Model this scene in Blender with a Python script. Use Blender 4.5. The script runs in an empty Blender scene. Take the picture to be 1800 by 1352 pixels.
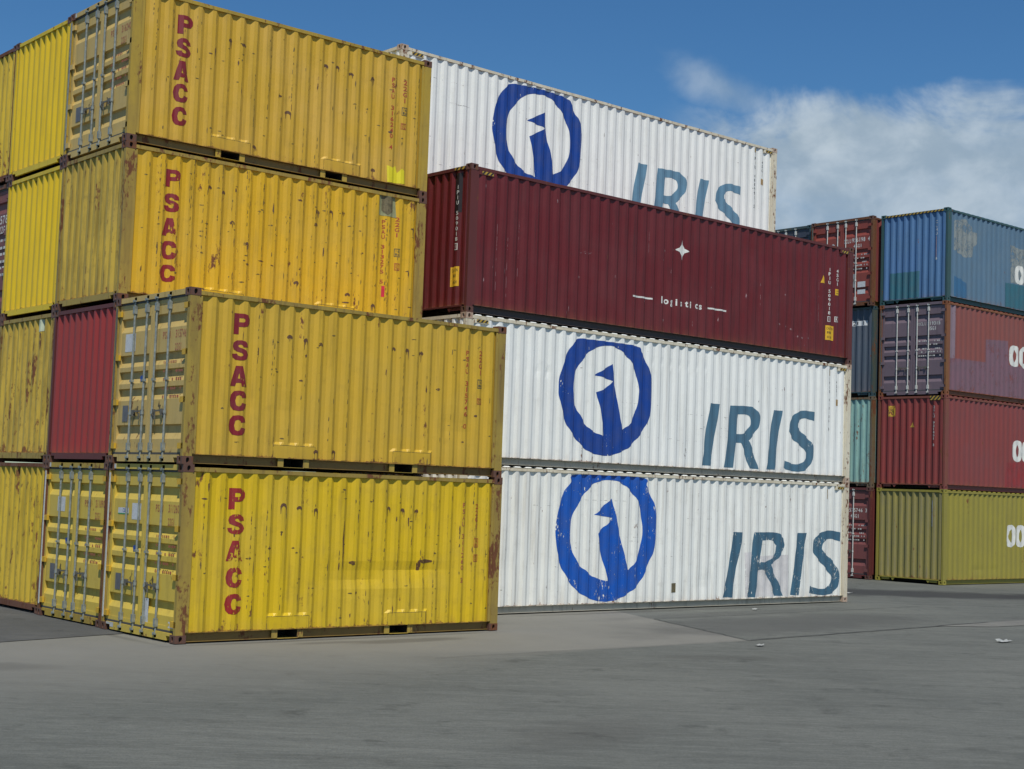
import bpy, math, random
from mathutils import Vector, Matrix
from mathutils.geometry import tessellate_polygon
R = math.radians
scene = bpy.context.scene
COL = scene.collection

# ---------------------------------------------------------------- camera
cam_d = bpy.data.cameras.new("camera"); cam = bpy.data.objects.new("camera", cam_d); COL.objects.link(cam)
YAW, PITCH, ROLL = R(40.3389), R(4.1159), R(2.0292)
F = Vector((math.sin(YAW)*math.cos(PITCH), math.cos(YAW)*math.cos(PITCH), math.sin(PITCH)))
R0 = Vector((math.cos(YAW), -math.sin(YAW), 0)); U0 = R0.cross(F)
RR = R0*math.cos(ROLL)+U0*math.sin(ROLL); UU = -R0*math.sin(ROLL)+U0*math.cos(ROLL)
m = Matrix((RR, UU, -F)).transposed().to_4x4(); m.translation = Vector((-10.4165, -19.5569, 2.3554))
cam.matrix_world = m
cam_d.sensor_width = 36; cam_d.lens = 36*2618.08/1800; cam_d.clip_start = .1; cam_d.clip_end = 3000
scene.camera = cam

# ---------------------------------------------------------------- sun, sky, exposure
SUN_EL = 58; SUN_AZ = 213          # compass-like: measured clockwise from +y; the sun stands behind the camera
sd = Vector((math.sin(R(SUN_AZ))*math.cos(R(SUN_EL)), math.cos(R(SUN_AZ))*math.cos(R(SUN_EL)), math.sin(R(SUN_EL))))
sun_d = bpy.data.lights.new("sun", 'SUN'); sun_d.energy = 4.2; sun_d.angle = R(.5); sun_d.color = (1, .955, .88)
sun = bpy.data.objects.new("sun", sun_d); COL.objects.link(sun); sun.rotation_euler = sd.to_track_quat('Z', 'Y').to_euler()
sun.location = (-20, -30, 40)
scene.view_settings.view_transform = 'Standard'; scene.view_settings.look = 'None'
scene.view_settings.exposure = -.08; scene.view_settings.gamma = 1

w = bpy.data.worlds.new("World"); scene.world = w; w.use_nodes = True
def nn(nt, t, **kw):
    n = nt.nodes.new(t)
    for k, v in kw.items():
        if k.startswith('i_'): n.inputs[k[2:].replace('_', ' ')].default_value = v
        elif k[0] == '_' and k[1:].isdigit(): n.inputs[int(k[1:])].default_value = v
        else: setattr(n, k, v)
    return n
def L(nt, a, b): nt.links.new(a, b)
def mth(nt, op, a, b=None, c=None, clamp=False):
    n = nt.nodes.new('ShaderNodeMath'); n.operation = op; n.use_clamp = clamp
    for i, v in enumerate((a, b, c)):
        if v is None: continue
        if isinstance(v, (int, float)): n.inputs[i].default_value = v
        else: nt.links.new(v, n.inputs[i])
    return n.outputs[0]
def mix(nt, f, a, b):
    n = nt.nodes.new('ShaderNodeMix'); n.data_type = 'RGBA'
    for s, v in ((0, f), (6, a), (7, b)):
        if isinstance(v, (int, float)): n.inputs[s].default_value = v
        elif isinstance(v, tuple): n.inputs[s].default_value = v if len(v) == 4 else (*v, 1)
        else: nt.links.new(v, n.inputs[s])
    return n.outputs[2]
def sstep(nt, v, a, b):
    n = nt.nodes.new('ShaderNodeMapRange'); n.interpolation_type = 'SMOOTHSTEP'
    n.inputs[1].default_value = a; n.inputs[2].default_value = b; nt.links.new(v, n.inputs[0]); return n.outputs[0]
def noise(nt, vec, scale, detail=4, rough=.55, stretch=None, dist=0):
    if stretch:
        mp = nt.nodes.new('ShaderNodeMapping'); mp.inputs['Scale'].default_value = stretch; nt.links.new(vec, mp.inputs['Vector']); vec = mp.outputs[0]
    n = nn(nt, 'ShaderNodeTexNoise', i_Scale=scale, i_Detail=detail, i_Roughness=rough, i_Distortion=dist); nt.links.new(vec, n.inputs['Vector']); return n.outputs[0]

nt = w.node_tree; nt.nodes.clear()
sky = nn(nt, 'ShaderNodeTexSky', sky_type='NISHITA', sun_disc=False, sun_elevation=R(SUN_EL), sun_rotation=R(SUN_AZ), altitude=0, air_density=1.0, dust_density=.2, ozone_density=3.5)
tc = nn(nt, 'ShaderNodeTexCoord')
sp = nn(nt, 'ShaderNodeSeparateXYZ'); L(nt, tc.outputs['Generated'], sp.inputs[0])
az = mth(nt, 'MULTIPLY', mth(nt, 'ARCTAN2', sp.outputs[0], sp.outputs[1]), 57.2958)      # degrees from +y
el = mth(nt, 'MULTIPLY', mth(nt, 'ARCSINE', sp.outputs[2]), 57.2958)
cmb = nn(nt, 'ShaderNodeCombineXYZ'); L(nt, az, cmb.inputs[0]); L(nt, el, cmb.inputs[1])
cv = cmb.outputs[0]
nz1 = noise(nt, cv, .16, 6, .6, (1, 1.5, 1), .5)
nz2 = noise(nt, cv, .42, 5, .55, (.9, 1.2, 1), .2)
nz3 = noise(nt, cv, .11, 3, .5, (1, 1, 1))
# one bank of cloud low in the sky: its ragged top edge lies near 15 degrees and sinks towards the left
top = mth(nt, 'ADD', 14.9, mth(nt, 'MULTIPLY', mth(nt, 'SUBTRACT', nz1, .5), 6.5))
top = mth(nt, 'ADD', top, mth(nt, 'MULTIPLY', mth(nt, 'SUBTRACT', nz2, .5), 1.6))
edge_l = mth(nt, 'ADD', 47.5, mth(nt, 'MULTIPLY', mth(nt, 'SUBTRACT', nz1, .5), 10))
ma = sstep(nt, mth(nt, 'SUBTRACT', top, el), -.3, 1.5)
mb = sstep(nt, mth(nt, 'SUBTRACT', az, edge_l), -2.4, 1.0)
dens = mth(nt, 'MULTIPLY', ma, mb)
holes = sstep(nt, mth(nt, 'ADD', mth(nt, 'MULTIPLY', nz3, .5), mth(nt, 'MULTIPLY', nz1, .5)), .30, .56)
dens = mth(nt, 'MULTIPLY', dens, mth(nt, 'ADD', .56, mth(nt, 'MULTIPLY', holes, .40)))
# a thin wisp left of the bank
wx = mth(nt, 'DIVIDE', mth(nt, 'SUBTRACT', az, 48.3), 2.1); wy = mth(nt, 'DIVIDE', mth(nt, 'SUBTRACT', el, mth(nt, 'ADD', 15.4, mth(nt, 'MULTIPLY', mth(nt, 'SUBTRACT', az, 48.3), -.38))), .85)
wr = mth(nt, 'SQRT', mth(nt, 'ADD', mth(nt, 'MULTIPLY', wx, wx), mth(nt, 'MULTIPLY', wy, wy)))
wisp = mth(nt, 'MULTIPLY', sstep(nt, mth(nt, 'ADD', mth(nt, 'SUBTRACT', 1.0, wr), mth(nt, 'MULTIPLY', mth(nt, 'SUBTRACT', nz2, .5), 1.8)), -.35, 1.0), .50)
dens = mth(nt, 'MAXIMUM', dens, wisp)
# a bright puff inside the bank
bx = mth(nt, 'DIVIDE', mth(nt, 'SUBTRACT', az, 51.7), 1.3); by = mth(nt, 'DIVIDE', mth(nt, 'SUBTRACT', el, 13.6), .55)
br = mth(nt, 'SQRT', mth(nt, 'ADD', mth(nt, 'MULTIPLY', bx, bx), mth(nt, 'MULTIPLY', by, by)))
puff = mth(nt, 'MULTIPLY', sstep(nt, mth(nt, 'ADD', mth(nt, 'SUBTRACT', 1.0, br), mth(nt, 'MULTIPLY', mth(nt, 'SUBTRACT', nz2, .5), 1.2)), -.1, 1.1), .3)
dens = mth(nt, 'ADD', dens, puff, clamp=True)
cloudcol = mix(nt, sstep(nt, nz2, .35, .7), (3.9, 5.1, 6.3), (6.0, 7.1, 8.1))
skyhsv = nn(nt, 'ShaderNodeHueSaturation', i_Saturation=1.2, i_Value=1.0); L(nt, sky.outputs[0], skyhsv.inputs['Color'])
tint = nn(nt, 'ShaderNodeVectorMath', operation='MULTIPLY'); L(nt, skyhsv.outputs[0], tint.inputs[0]); tint.inputs[1].default_value = (.80, 1.0, 1.10)
skc = mix(nt, dens, tint.outputs[0], cloudcol)
bg = nn(nt, 'ShaderNodeBackground', i_Strength=.085); L(nt, skc, bg.inputs[0])
wo = nn(nt, 'ShaderNodeOutputWorld'); L(nt, bg.outputs[0], wo.inputs[0])

# ---------------------------------------------------------------- materials
MATS = {}
def sh(name):
    mt = bpy.data.materials.new(name); mt.use_nodes = True; n = mt.node_tree; n.nodes.clear()
    o = nn(n, 'ShaderNodeOutputMaterial'); b = nn(n, 'ShaderNodeBsdfPrincipled'); L(n, b.outputs[0], o.inputs[0])
    return mt, n, b, o
RUST = (.085, .032, .014)
def paint(name, col, fade=None, grime=(.17, .12, .022), rust=.3, streak=.35, wear=.5, fadeamt=.5, rough=.5, gscale=1.0):
    """weathered container paint: faded areas, rain streaks, grime in dashes, rust spots, worn ridge edges"""
    if name in MATS: return MATS[name]
    mt, n, b, o = sh(name)
    tc = nn(n, 'ShaderNodeTexCoord'); oi = nn(n, 'ShaderNodeObjectInfo')
    off = nn(n, 'ShaderNodeVectorMath', operation='SCALE'); off.inputs['Scale'].default_value = 37.0
    cx = nn(n, 'ShaderNodeCombineXYZ'); L(n, oi.outputs['Random'], cx.inputs[0]); L(n, oi.outputs['Random'], cx.inputs[1]); L(n, cx.outputs[0], off.inputs[0])
    ad = nn(n, 'ShaderNodeVectorMath', operation='ADD'); L(n, tc.outputs['Object'], ad.inputs[0]); L(n, off.outputs[0], ad.inputs[1]); v = ad.outputs[0]
    at = nn(n, 'ShaderNodeAttribute', attribute_name='wear').outputs['Fac']
    ab = nn(n, 'ShaderNodeAttribute', attribute_name='low').outputs['Fac']
    fade = fade or tuple(c*.8+.05 for c in col)
    f = sstep(n, noise(n, v, .9*gscale, 5, .6), .35, .7)
    c = mix(n, mth(n, 'MULTIPLY', f, fadeamt), col, fade)
    # rain streaks
    s1 = noise(n, v, 9, 3, .6, (1, 1, .07))
    c = mix(n, mth(n, 'MULTIPLY', sstep(n, s1, .52, .75), streak), c, grime)
    # olive film on the flanks of the ridges
    c = mix(n, mth(n, 'MULTIPLY', mth(n, 'MULTIPLY', at, sstep(n, noise(n, v, 3, 6, .7, (1, 1, .2)), .36, .62)), streak*1.1), c, grime)
    # general speckled dirt
    s2 = noise(n, v, 5, 8, .7)
    c = mix(n, mth(n, 'MULTIPLY', sstep(n, s2, .5, .8), streak*.7), c, grime)
    # dashes of abrasion on the ridge edges
    d1 = noise(n, v, 7, 5, .7, (1, 1, .35)); d2 = noise(n, v, 40, 3, .6, (1, 1, .25))
    dd = mth(n, 'ADD', mth(n, 'MULTIPLY', d1, .65), mth(n, 'MULTIPLY', d2, .35))
    dw = mth(n, 'MULTIPLY', sstep(n, mth(n, 'ADD', dd, mth(n, 'MULTIPLY', mth(n, 'SUBTRACT', at, 1), .25)), .56-.06*wear, .64-.06*wear), min(1, wear))
    c = mix(n, mth(n, 'MULTIPLY', dw, .85), c, mix(n, s2, (.05, .035, .015), (.16, .09, .04)))
    # rust blooms
    r1 = noise(n, v, 3.2, 8, .72, (1, 1, .28)); r2 = noise(n, v, 16, 4, .6, (1, 1, .6))
    rr = mth(n, 'ADD', mth(n, 'MULTIPLY', r1, .7), mth(n, 'MULTIPLY', r2, .3))
    rm = sstep(n, mth(n, 'ADD', mth(n, 'ADD', rr, mth(n, 'MULTIPLY', ab, .10)), mth(n, 'MULTIPLY', at, .025)), .66-.26*rust, .71-.24*rust)
    c = mix(n, rm, c, mix(n, r2, RUST, (.20, .075, .03)))
    # a brownish tide line along the lower edge
    c = mix(n, mth(n, 'MULTIPLY', mth(n, 'MULTIPLY', ab, sstep(n, s1, .3, .6)), .6), c, tuple(a*.5+b_*.5 for a, b_ in zip(col, (.30, .13, .05))))
    L(n, c, b.inputs['Base Color'])
    L(n, mth(n, 'ADD', rough, mth(n, 'MULTIPLY', mth(n, 'MAXIMUM', rm, dw), .3)), b.inputs['Roughness'])
    b.inputs['Specular IOR Level'].default_value = .35
    bp = nn(n, 'ShaderNodeBump', i_Strength=.25, i_Distance=.01)
    hh = mth(n, 'ADD', mth(n, 'MULTIPLY', s2, .6), mth(n, 'MULTIPLY', mth(n, 'MAXIMUM', rm, dw), -.4)); L(n, hh, bp.inputs['Height']); L(n, bp.outputs[0], b.inputs['Normal'])
    MATS[name] = mt; return mt
def plain(name, col, rough=.6, metal=0, var=.3, sc=12):
    if name in MATS: return MATS[name]
    mt, n, b, o = sh(name); tc = nn(n, 'ShaderNodeTexCoord')
    z = noise(n, tc.outputs['Object'], sc, 5, .65)
    c = mix(n, sstep(n, z, .3, .75), col, tuple(x*(1-var) for x in col))
    L(n, c, b.inputs['Base Color']); b.inputs['Roughness'].default_value = rough; b.inputs['Metallic'].default_value = metal
    MATS[name] = mt; return mt
def decal(name, col, worn=.2, rough=.5, under=None):
    """paint of lettering, scratched through to the panel behind it"""
    if name in MATS: return MATS[name]
    mt, n, b, o = sh(name); tc = nn(n, 'ShaderNodeTexCoord'); v = tc.outputs['Object']
    z = noise(n, v, 3, 5, .6); c = mix(n, sstep(n, z, .35, .7), col, tuple(x*.78+.02 for x in col)); L(n, c, b.inputs['Base Color']); b.inputs['Roughness'].default_value = rough
    a1 = noise(n, v, 26, 5, .75, (1, 1, .45)); a2 = noise(n, v, 2.2, 4, .6)
    q = mth(n, 'ADD', mth(n, 'MULTIPLY', a1, .6), mth(n, 'MULTIPLY', a2, .4))
    mk = sstep(n, q, .66-.2*worn, .70-.2*worn)
    tr = nn(n, 'ShaderNodeBsdfTransparent'); ms = nn(n, 'ShaderNodeMixShader'); L(n, mk, ms.inputs[0]); L(n, b.outputs[0], ms.inputs[1]); L(n, tr.outputs[0], ms.inputs[2]); L(n, ms.outputs[0], o.inputs[0])
    MATS[name] = mt; return mt

# ---------------------------------------------------------------- mesh builder
class MB:
    def __init__(s): s.v = []; s.f = []; s.mi = []; s.wear = []; s.low = []
    def vert(s, p, wear=0., low=0.): s.v.append(tuple(p)); s.wear.append(wear); s.low.append(low); return len(s.v)-1
    def face(s, idx, mi=0): s.f.append(tuple(idx)); s.mi.append(mi)
    def box(s, x0, x1, y0, y1, z0, z1, mi=0, fr=None, wear=.0):
        P = [(x0,y0,z0),(x1,y0,z0),(x1,y1,z0),(x0,y1,z0),(x0,y0,z1),(x1,y0,z1),(x1,y1,z1),(x0,y1,z1)]
        i = [s.vert(fr(*p) if fr else p, wear) for p in P]
        for q in ((3,2,1,0),(4,5,6,7),(0,1,5,4),(1,2,6,5),(2,3,7,6),(3,0,4,7)): s.face([i[k] for k in q], mi)
    def cyl(s, a, b, r, n=8, mi=0, cap=True):
        a = Vector(a); b = Vector(b); d = (b-a).normalized(); u = d.orthogonal().normalized(); w_ = d.cross(u)
        A = [s.vert(a+u*r*math.cos(2*math.pi*k/n)+w_*r*math.sin(2*math.pi*k/n)) for k in range(n)]
        B = [s.vert(b+u*r*math.cos(2*math.pi*k/n)+w_*r*math.sin(2*math.pi*k/n)) for k in range(n)]
        for k in range(n): s.face((A[k], A[(k+1) % n], B[(k+1) % n], B[k]), mi)
        if cap: s.face(A[::-1], mi); s.face(B, mi)
    def build(s, name, mats, parent=None, label=None, fixn=True, smooth=False):
        me = bpy.data.meshes.new(name); me.from_pydata(s.v, [], s.f)
        for mm in (mats if isinstance(mats, (list, tuple)) else [mats]): me.materials.append(mm)
        me.polygons.foreach_set('material_index', s.mi)
        if any(s.wear): a = me.attributes.new('wear', 'FLOAT', 'POINT'); a.data.foreach_set('value', s.wear)
        if any(s.low): a = me.attributes.new('low', 'FLOAT', 'POINT'); a.data.foreach_set('value', s.low)
        if smooth: me.polygons.foreach_set('use_smooth', [True]*len(me.polygons))
        me.update(); o = bpy.data.objects.new(name, me); COL.objects.link(o)
        if parent: o.parent = parent
        if label: o['label'] = label
        return o
def tag(o, label=None, cat=None, group=None, kind=None):
    for k, v in (('label', label), ('category', cat), ('group', group), ('kind', kind)):
        if v: o[k] = v
def empty(name, loc, rz=0):
    o = bpy.data.objects.new(name, None); COL.objects.link(o); o.location = loc; o.rotation_euler = (0, 0, rz); o.empty_display_size = .3; return o

# ---------------------------------------------------------------- corrugated surfaces
class Surf:
    """A corrugated sheet in its own frame: s runs to the right as seen from outside, z up, depth inwards."""
    def __init__(self, fr, s0, s1, z0, z1, pitch, edge, depth, base, seed=0, amp=.003, dents=(), rows=.14, plates=()):
        self.fr, self.s0, self.s1, self.z0, self.z1, self.base, self.depth = fr, s0, s1, z0, z1, base, depth
        self.dents, self.amp, self.plates = dents, amp, plates
        rg = random.Random(seed); self.w = [(rg.uniform(.8, 3.2), rg.uniform(.7, 2.6), rg.uniform(0, 6.3), rg.uniform(-1, 1)) for _ in range(7)]
        a, b_ = .245*pitch, .255*pitch
        bp = [(s0, None)]; k0 = math.floor((s0-edge)/pitch)-1
        k = k0
        while edge+k*pitch < s1+pitch:
            e = edge+k*pitch
            for q, d in ((0, 0), (a, 1), (a+b_, 1), (2*a+b_, 0)): bp.append((e+q, d))
            k += 1
        full = sorted(x for x in bp if x[1] is not None)
        self.full = full
        self.bp = [s0]+[x[0] for x in full if s0+.002 < x[0] < s1-.002]+[s1]
        self.corner = {round(x[0], 5): 1-x[1] for x in full}
        n = max(2, int((z1-z0)/rows)); self.rows = [z0+(z1-z0)*i/n for i in range(n+1)]
        for (ps0, ps1, pz) in plates: self.rows += [pz, pz+.05]
        self.rows = sorted(set([round(r_, 4) for r_ in self.rows]+[round(z0+.025, 4)]))
    def prof(self, s):
        f = self.full
        for i in range(len(f)-1):
            if f[i][0] <= s <= f[i+1][0]:
                t = (s-f[i][0])/max(1e-9, f[i+1][0]-f[i][0]); return f[i][1]*(1-t)+f[i+1][1]*t
        return 0
    def d(self, s, z):
        q = self.prof(s)*self.depth
        for (ps0, ps1, pz) in self.plates:
            if ps0-.001 <= s <= ps1+.001 and z < pz+.05: q *= max(0, min(1, (z-pz)/.05))
        t = sum(a*math.sin(fx*s+ph)*math.cos(fz*z+ph*1.7) for fx, fz, ph, a in self.w)*self.amp/1.6
        for (u, zz, ru, rz, dp) in self.dents: t += dp*math.exp(-((s-u)/ru)**2-((z-zz)/rz)**2)
        e = min(1, (s-self.s0)*6+.0, (self.s1-s)*6+.0, (self.z1-z)*6, (z-self.z0)*6+.15)
        return self.base+q+t*max(0, e)
    def p(self, s, z, out=0): return self.fr(s, z, self.d(s, z)-out)
    def panel(self, mb, mi=0):
        cols = []
        for i, s in enumerate(self.bp):
            cr = self.corner.get(round(s, 5), 0)
            if cr and self.s0+.02 < s < self.s1-.02:
                L_ = self.prof(s-.005) < .001
                cols += [(s-.016, .1), (s, 1), (s+.02, .75)] if self.prof(s+.01) > .01 else [(s-.02, .25), (s, .8), (s+.012, .1)]
            else: cols.append((s, .15))
        cols.sort(); g = []
        for (s, wv) in cols: g.append([mb.vert(self.p(s, z), wv, 1.6 if z <= self.z0+.001 else max(0, .55-(z-self.z0)/.3)) for z in self.rows])
        for i in range(len(cols)-1):
            for j in range(len(self.rows)-1): mb.face((g[i][j], g[i+1][j], g[i+1][j+1], g[i][j+1]), mi)
    def drape(self, mb, tris, out=.0035, mi=0):
        """tris: triangles in (s,z); cut at every fold so that the paint follows the sheet"""
        cuts = self.bp
        zr = self.rows
        for T in tris:
            a = min(p_[0] for p_ in T); b_ = max(p_[0] for p_ in T)
            segs = [c for c in cuts if a < c < b_]; ed = [a-1]+segs+[b_+1]
            for i in range(len(ed)-1):
                P = clip(clip(T, 0, ed[i], 1), 0, ed[i+1], -1)
                if len(P) < 3: continue
                za = min(q[1] for q in P); zb = max(q[1] for q in P)
                ez = [za-1]+[c for c in zr if za < c < zb]+[zb+1]
                for j in range(len(ez)-1):
                    Q = clip(clip(P, 1, ez[j], 1), 1, ez[j+1], -1)
                    if len(Q) >= 3: mb.face([mb.vert(self.p(q[0], q[1], out)) for q in Q], mi)
class Flat(Surf):
    def __init__(self, fr, base): self.fr = fr; self.base = base; self.bp = []; self.rows = []
    def d(self, s, z): return self.base
def clip(P, ax, c, sg):
    out = []
    for i in range(len(P)):
        A, B = P[i-1], P[i]; da = (A[ax]-c)*sg; db = (B[ax]-c)*sg
        if (da < -1e-9) != (db < -1e-9):
            t = da/(da-db); out.append((A[0]+(B[0]-A[0])*t, A[1]+(B[1]-A[1])*t))
        if db >= -1e-9: out.append(B)
    return out
def tess(loops):
    V = [Vector((x, y, 0)) for l in loops for x, y in l]
    T = tessellate_polygon([[Vector((x, y, 0)) for x, y in l] for l in loops]); out = []
    for t in T:
        q = [(V[i].x, V[i].y) for i in t]
        ar = (q[1][0]-q[0][0])*(q[2][1]-q[0][1])-(q[2][0]-q[0][0])*(q[1][1]-q[0][1])
        if abs(ar) < 1e-10: continue
        out.append(q if ar > 0 else q[::-1])
    return out
def rect(a, b, c, d): return tess([[(a, c), (b, c), (b, d), (a, d)]])
def smoothloop(P, k=3):
    """Catmull-Rom through a traced outline"""
    out = []; n = len(P)
    for i in range(n):
        a, b, c, d = P[i-1], P[i], P[(i+1) % n], P[(i+2) % n]
        for j in range(k):
            t = j/k
            out.append(tuple(.5*(2*b[q]+(c[q]-a[q])*t+(2*a[q]-5*b[q]+4*c[q]-d[q])*t*t+(3*b[q]-a[q]-3*c[q]+d[q])*t**3) for q in (0, 1)))
    return out
def softloop(P, k=4):
    """round the gentle bends of a traced outline and keep its sharp corners"""
    out = []; n = len(P)
    def sharp(i):
        a, b, c = (Vector(P[(i+q) % n]) for q in (-1, 0, 1)); u, v = b-a, c-b
        return u.length > 1e-6 and v.length > 1e-6 and u.normalized().dot(v.normalized()) < .62
    for i in range(n):
        a, b, c, d = P[i-1], P[i], P[(i+1) % n], P[(i+2) % n]
        if sharp(i): a = (2*b[0]-c[0], 2*b[1]-c[1])
        if sharp((i+1) % n): d = (2*c[0]-b[0], 2*c[1]-b[1])
        for j in range(k):
            t = j/k; out.append(tuple(.5*(2*b[q]+(c[q]-a[q])*t+(2*a[q]-5*b[q]+4*c[q]-d[q])*t*t+(3*b[q]-a[q]-3*c[q]+d[q])*t**3) for q in (0, 1)))
    return out
GL = {}
def glyph(ch, bold=.012):
    """one character of the built-in font as triangles, about one unit tall, with its bounds"""
    if (ch, bold) in GL: return GL[(ch, bold)]
    c = bpy.data.curves.new('glyph', 'FONT'); c.body = ch; c.resolution_u = 3; c.offset = bold; o = bpy.data.objects.new('glyph', c); COL.objects.link(o)
    me = bpy.data.meshes.new_from_object(o); T = []
    for p_ in me.polygons:
        q = [(me.vertices[i].co.x, me.vertices[i].co.y) for i in p_.vertices]
        for k in range(1, len(q)-1):
            t = [q[0], q[k], q[k+1]]; ar = (t[1][0]-t[0][0])*(t[2][1]-t[0][1])-(t[2][0]-t[0][0])*(t[1][1]-t[0][1])
            if abs(ar) > 1e-9: T.append(t if ar > 0 else t[::-1])
    xs = [x for t in T for x, y in t] or [0, .3]; ys = [y for t in T for x, y in t] or [0, .7]
    bpy.data.objects.remove(o); bpy.data.curves.remove(c); bpy.data.meshes.remove(me)
    GL[(ch, bold)] = (T, min(xs), max(xs), min(ys), max(ys)); return GL[(ch, bold)]
def fit_glyph(ch, x0, x1, z0, z1):
    T, a, b, c, d = glyph(ch); a2, b2 = (a, b) if (b-a) > .25*(d-c) else ((a+b)/2-.3*(d-c), (a+b)/2+.3*(d-c))
    return [[(x0+(x-a2)/(b2-a2)*(x1-x0), z0+(y-c)/(d-c)*(z1-z0)) for x, y in t] for t in T]
def vtext(txt, s, w_, ztop, zbot):
    """characters stacked from top to bottom"""
    h = (ztop-zbot)/len(txt); out = []
    for i, ch in enumerate(txt):
        if ch != ' ': out += fit_glyph(ch, s-w_/2, s+w_/2, ztop-(i+.86)*h, ztop-(i+.1)*h)
    return out
def htext(txt, s0, s1, z0, z1):
    h = (s1-s0)/len(txt); out = []
    for i, ch in enumerate(txt):
        if ch != ' ': out += fit_glyph(ch, s0+(i+.1)*h, s0+(i+.86)*h, z0, z1)
    return out
def frame_rect(a, b, c, d, t): return rect(a, b, c, c+t)+rect(a, b, d-t, d)+rect(a, a+t, c+t, d-t)+rect(b-t, b, c+t, d-t)

# ---------------------------------------------------------------- container parts
W = 2.438
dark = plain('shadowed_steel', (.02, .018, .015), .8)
rubber = plain('door_rubber', (.07, .075, .075), .7)
steel = plain('galvanised_steel', (.33, .36, .33), .5, .25, .45, 14)
steel_w = plain('white_bar_paint', (.62, .63, .58), .5, 0, .3, 20)
steel_d = plain('grimy_steel', (.17, .16, .13), .6, .2, .5, 30)
whitelabel = plain('white_sticker', (.62, .64, .64), .6, 0, .25, 30)
yellowlabel = plain('yellow_sticker', (.72, .42, .02), .6, 0, .15, 30)
blackmark = plain('black_print', (.02, .02, .018), .6)
CACHE = {}
def fb(fr): return lambda x, y, z: fr(x, z, y)
def hole_plate(mb, o, u, v, n, w_, h_, hw, hh, depth=.035):
    """rectangle o..u*w..v*h facing -n with an upright slot; slot walls and a dark back"""
    cx, cy = w_/2, h_/2; r = hw/2; K = 5
    st = [(cx+r*math.cos(a), cy+(hh/2-r)+r*math.sin(a)) for a in [math.pi*k/K for k in range(K+1)]]+[(cx-r*math.cos(a), cy-(hh/2-r)-r*math.sin(a)) for a in [math.pi*k/K for k in range(K+1)]]
    P = lambda q, d=0: o+u*q[0]+v*q[1]+n*d
    for t in tess([[(0, 0), (w_, 0), (w_, h_), (0, h_)], st]): mb.face([mb.vert(P(q)) for q in t])
    A = [mb.vert(P(q)) for q in st]; B = [mb.vert(P(q, depth)) for q in st]
    for k in range(len(st)): mb.face((A[k], B[k], B[(k+1) % len(st)], A[(k+1) % len(st)]), 0)
    mb.face(B, 1)
def casting_mesh(fx, fy, mat):
    key = ('cast', fx, fy, mat.name)
    if key in CACHE: return CACHE[key]
    mb = MB(); a, b, c = .178, .162, .116
    X, Y, Z = Vector((1, 0, 0)), Vector((0, 1, 0)), Vector((0, 0, 1)); O = Vector((0, 0, 0))
    hole_plate(mb, O, X, Z, Y, a, c, .055, .082)
    hole_plate(mb, O+Y*b, -Y, Z, X, b, c, .052, .082)
    v = [mb.vert(p) for p in ((0,0,0),(a,0,0),(a,b,0),(0,b,0),(0,0,c),(a,0,c),(a,b,c),(0,b,c))]
    for q in ((3,2,1,0),(4,5,6,7),(1,2,6,5),(2,3,7,6)): mb.face([v[k] for k in q])
    me = mb.build('corner_casting', [mat, dark]); d = me.data; bpy.data.objects.remove(me)
    for vv in d.vertices: vv.co.x *= fx; vv.co.y *= fy
    if fx*fy < 0: d.flip_normals()
    CACHE[key] = d; return d
def shared(key, name, mats, parent, loc, make):
    """parts of the same shape share their mesh"""
    if key not in CACHE:
        mb = MB(); make(mb); o = mb.build(name, mats); CACHE[key] = o.data; bpy.data.objects.remove(o)
    o = bpy.data.objects.new(name, CACHE[key]); COL.objects.link(o); o.parent = parent; o.location = loc; return o

def wall_coarse(mb, fr, s0, s1, z0, z1, pitch=.28, depth=.036, base=.012):
    n = int((s1-s0)/pitch); k = 0; pts = [(s0, 0)]
    for i in range(n):
        e = s0+.04+i*pitch
        pts += [(e, 0), (e+.25*pitch, 1), (e+.5*pitch, 1), (e+.75*pitch, 0)]
    pts.append((s1, 0)); a = [mb.vert(fr(s, z0, base+d*depth)) for s, d in pts]; b = [mb.vert(fr(s, z1, base+d*depth)) for s, d in pts]
    for i in range(len(pts)-1): mb.face((a[i], a[i+1], b[i+1], b[i]))

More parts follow.
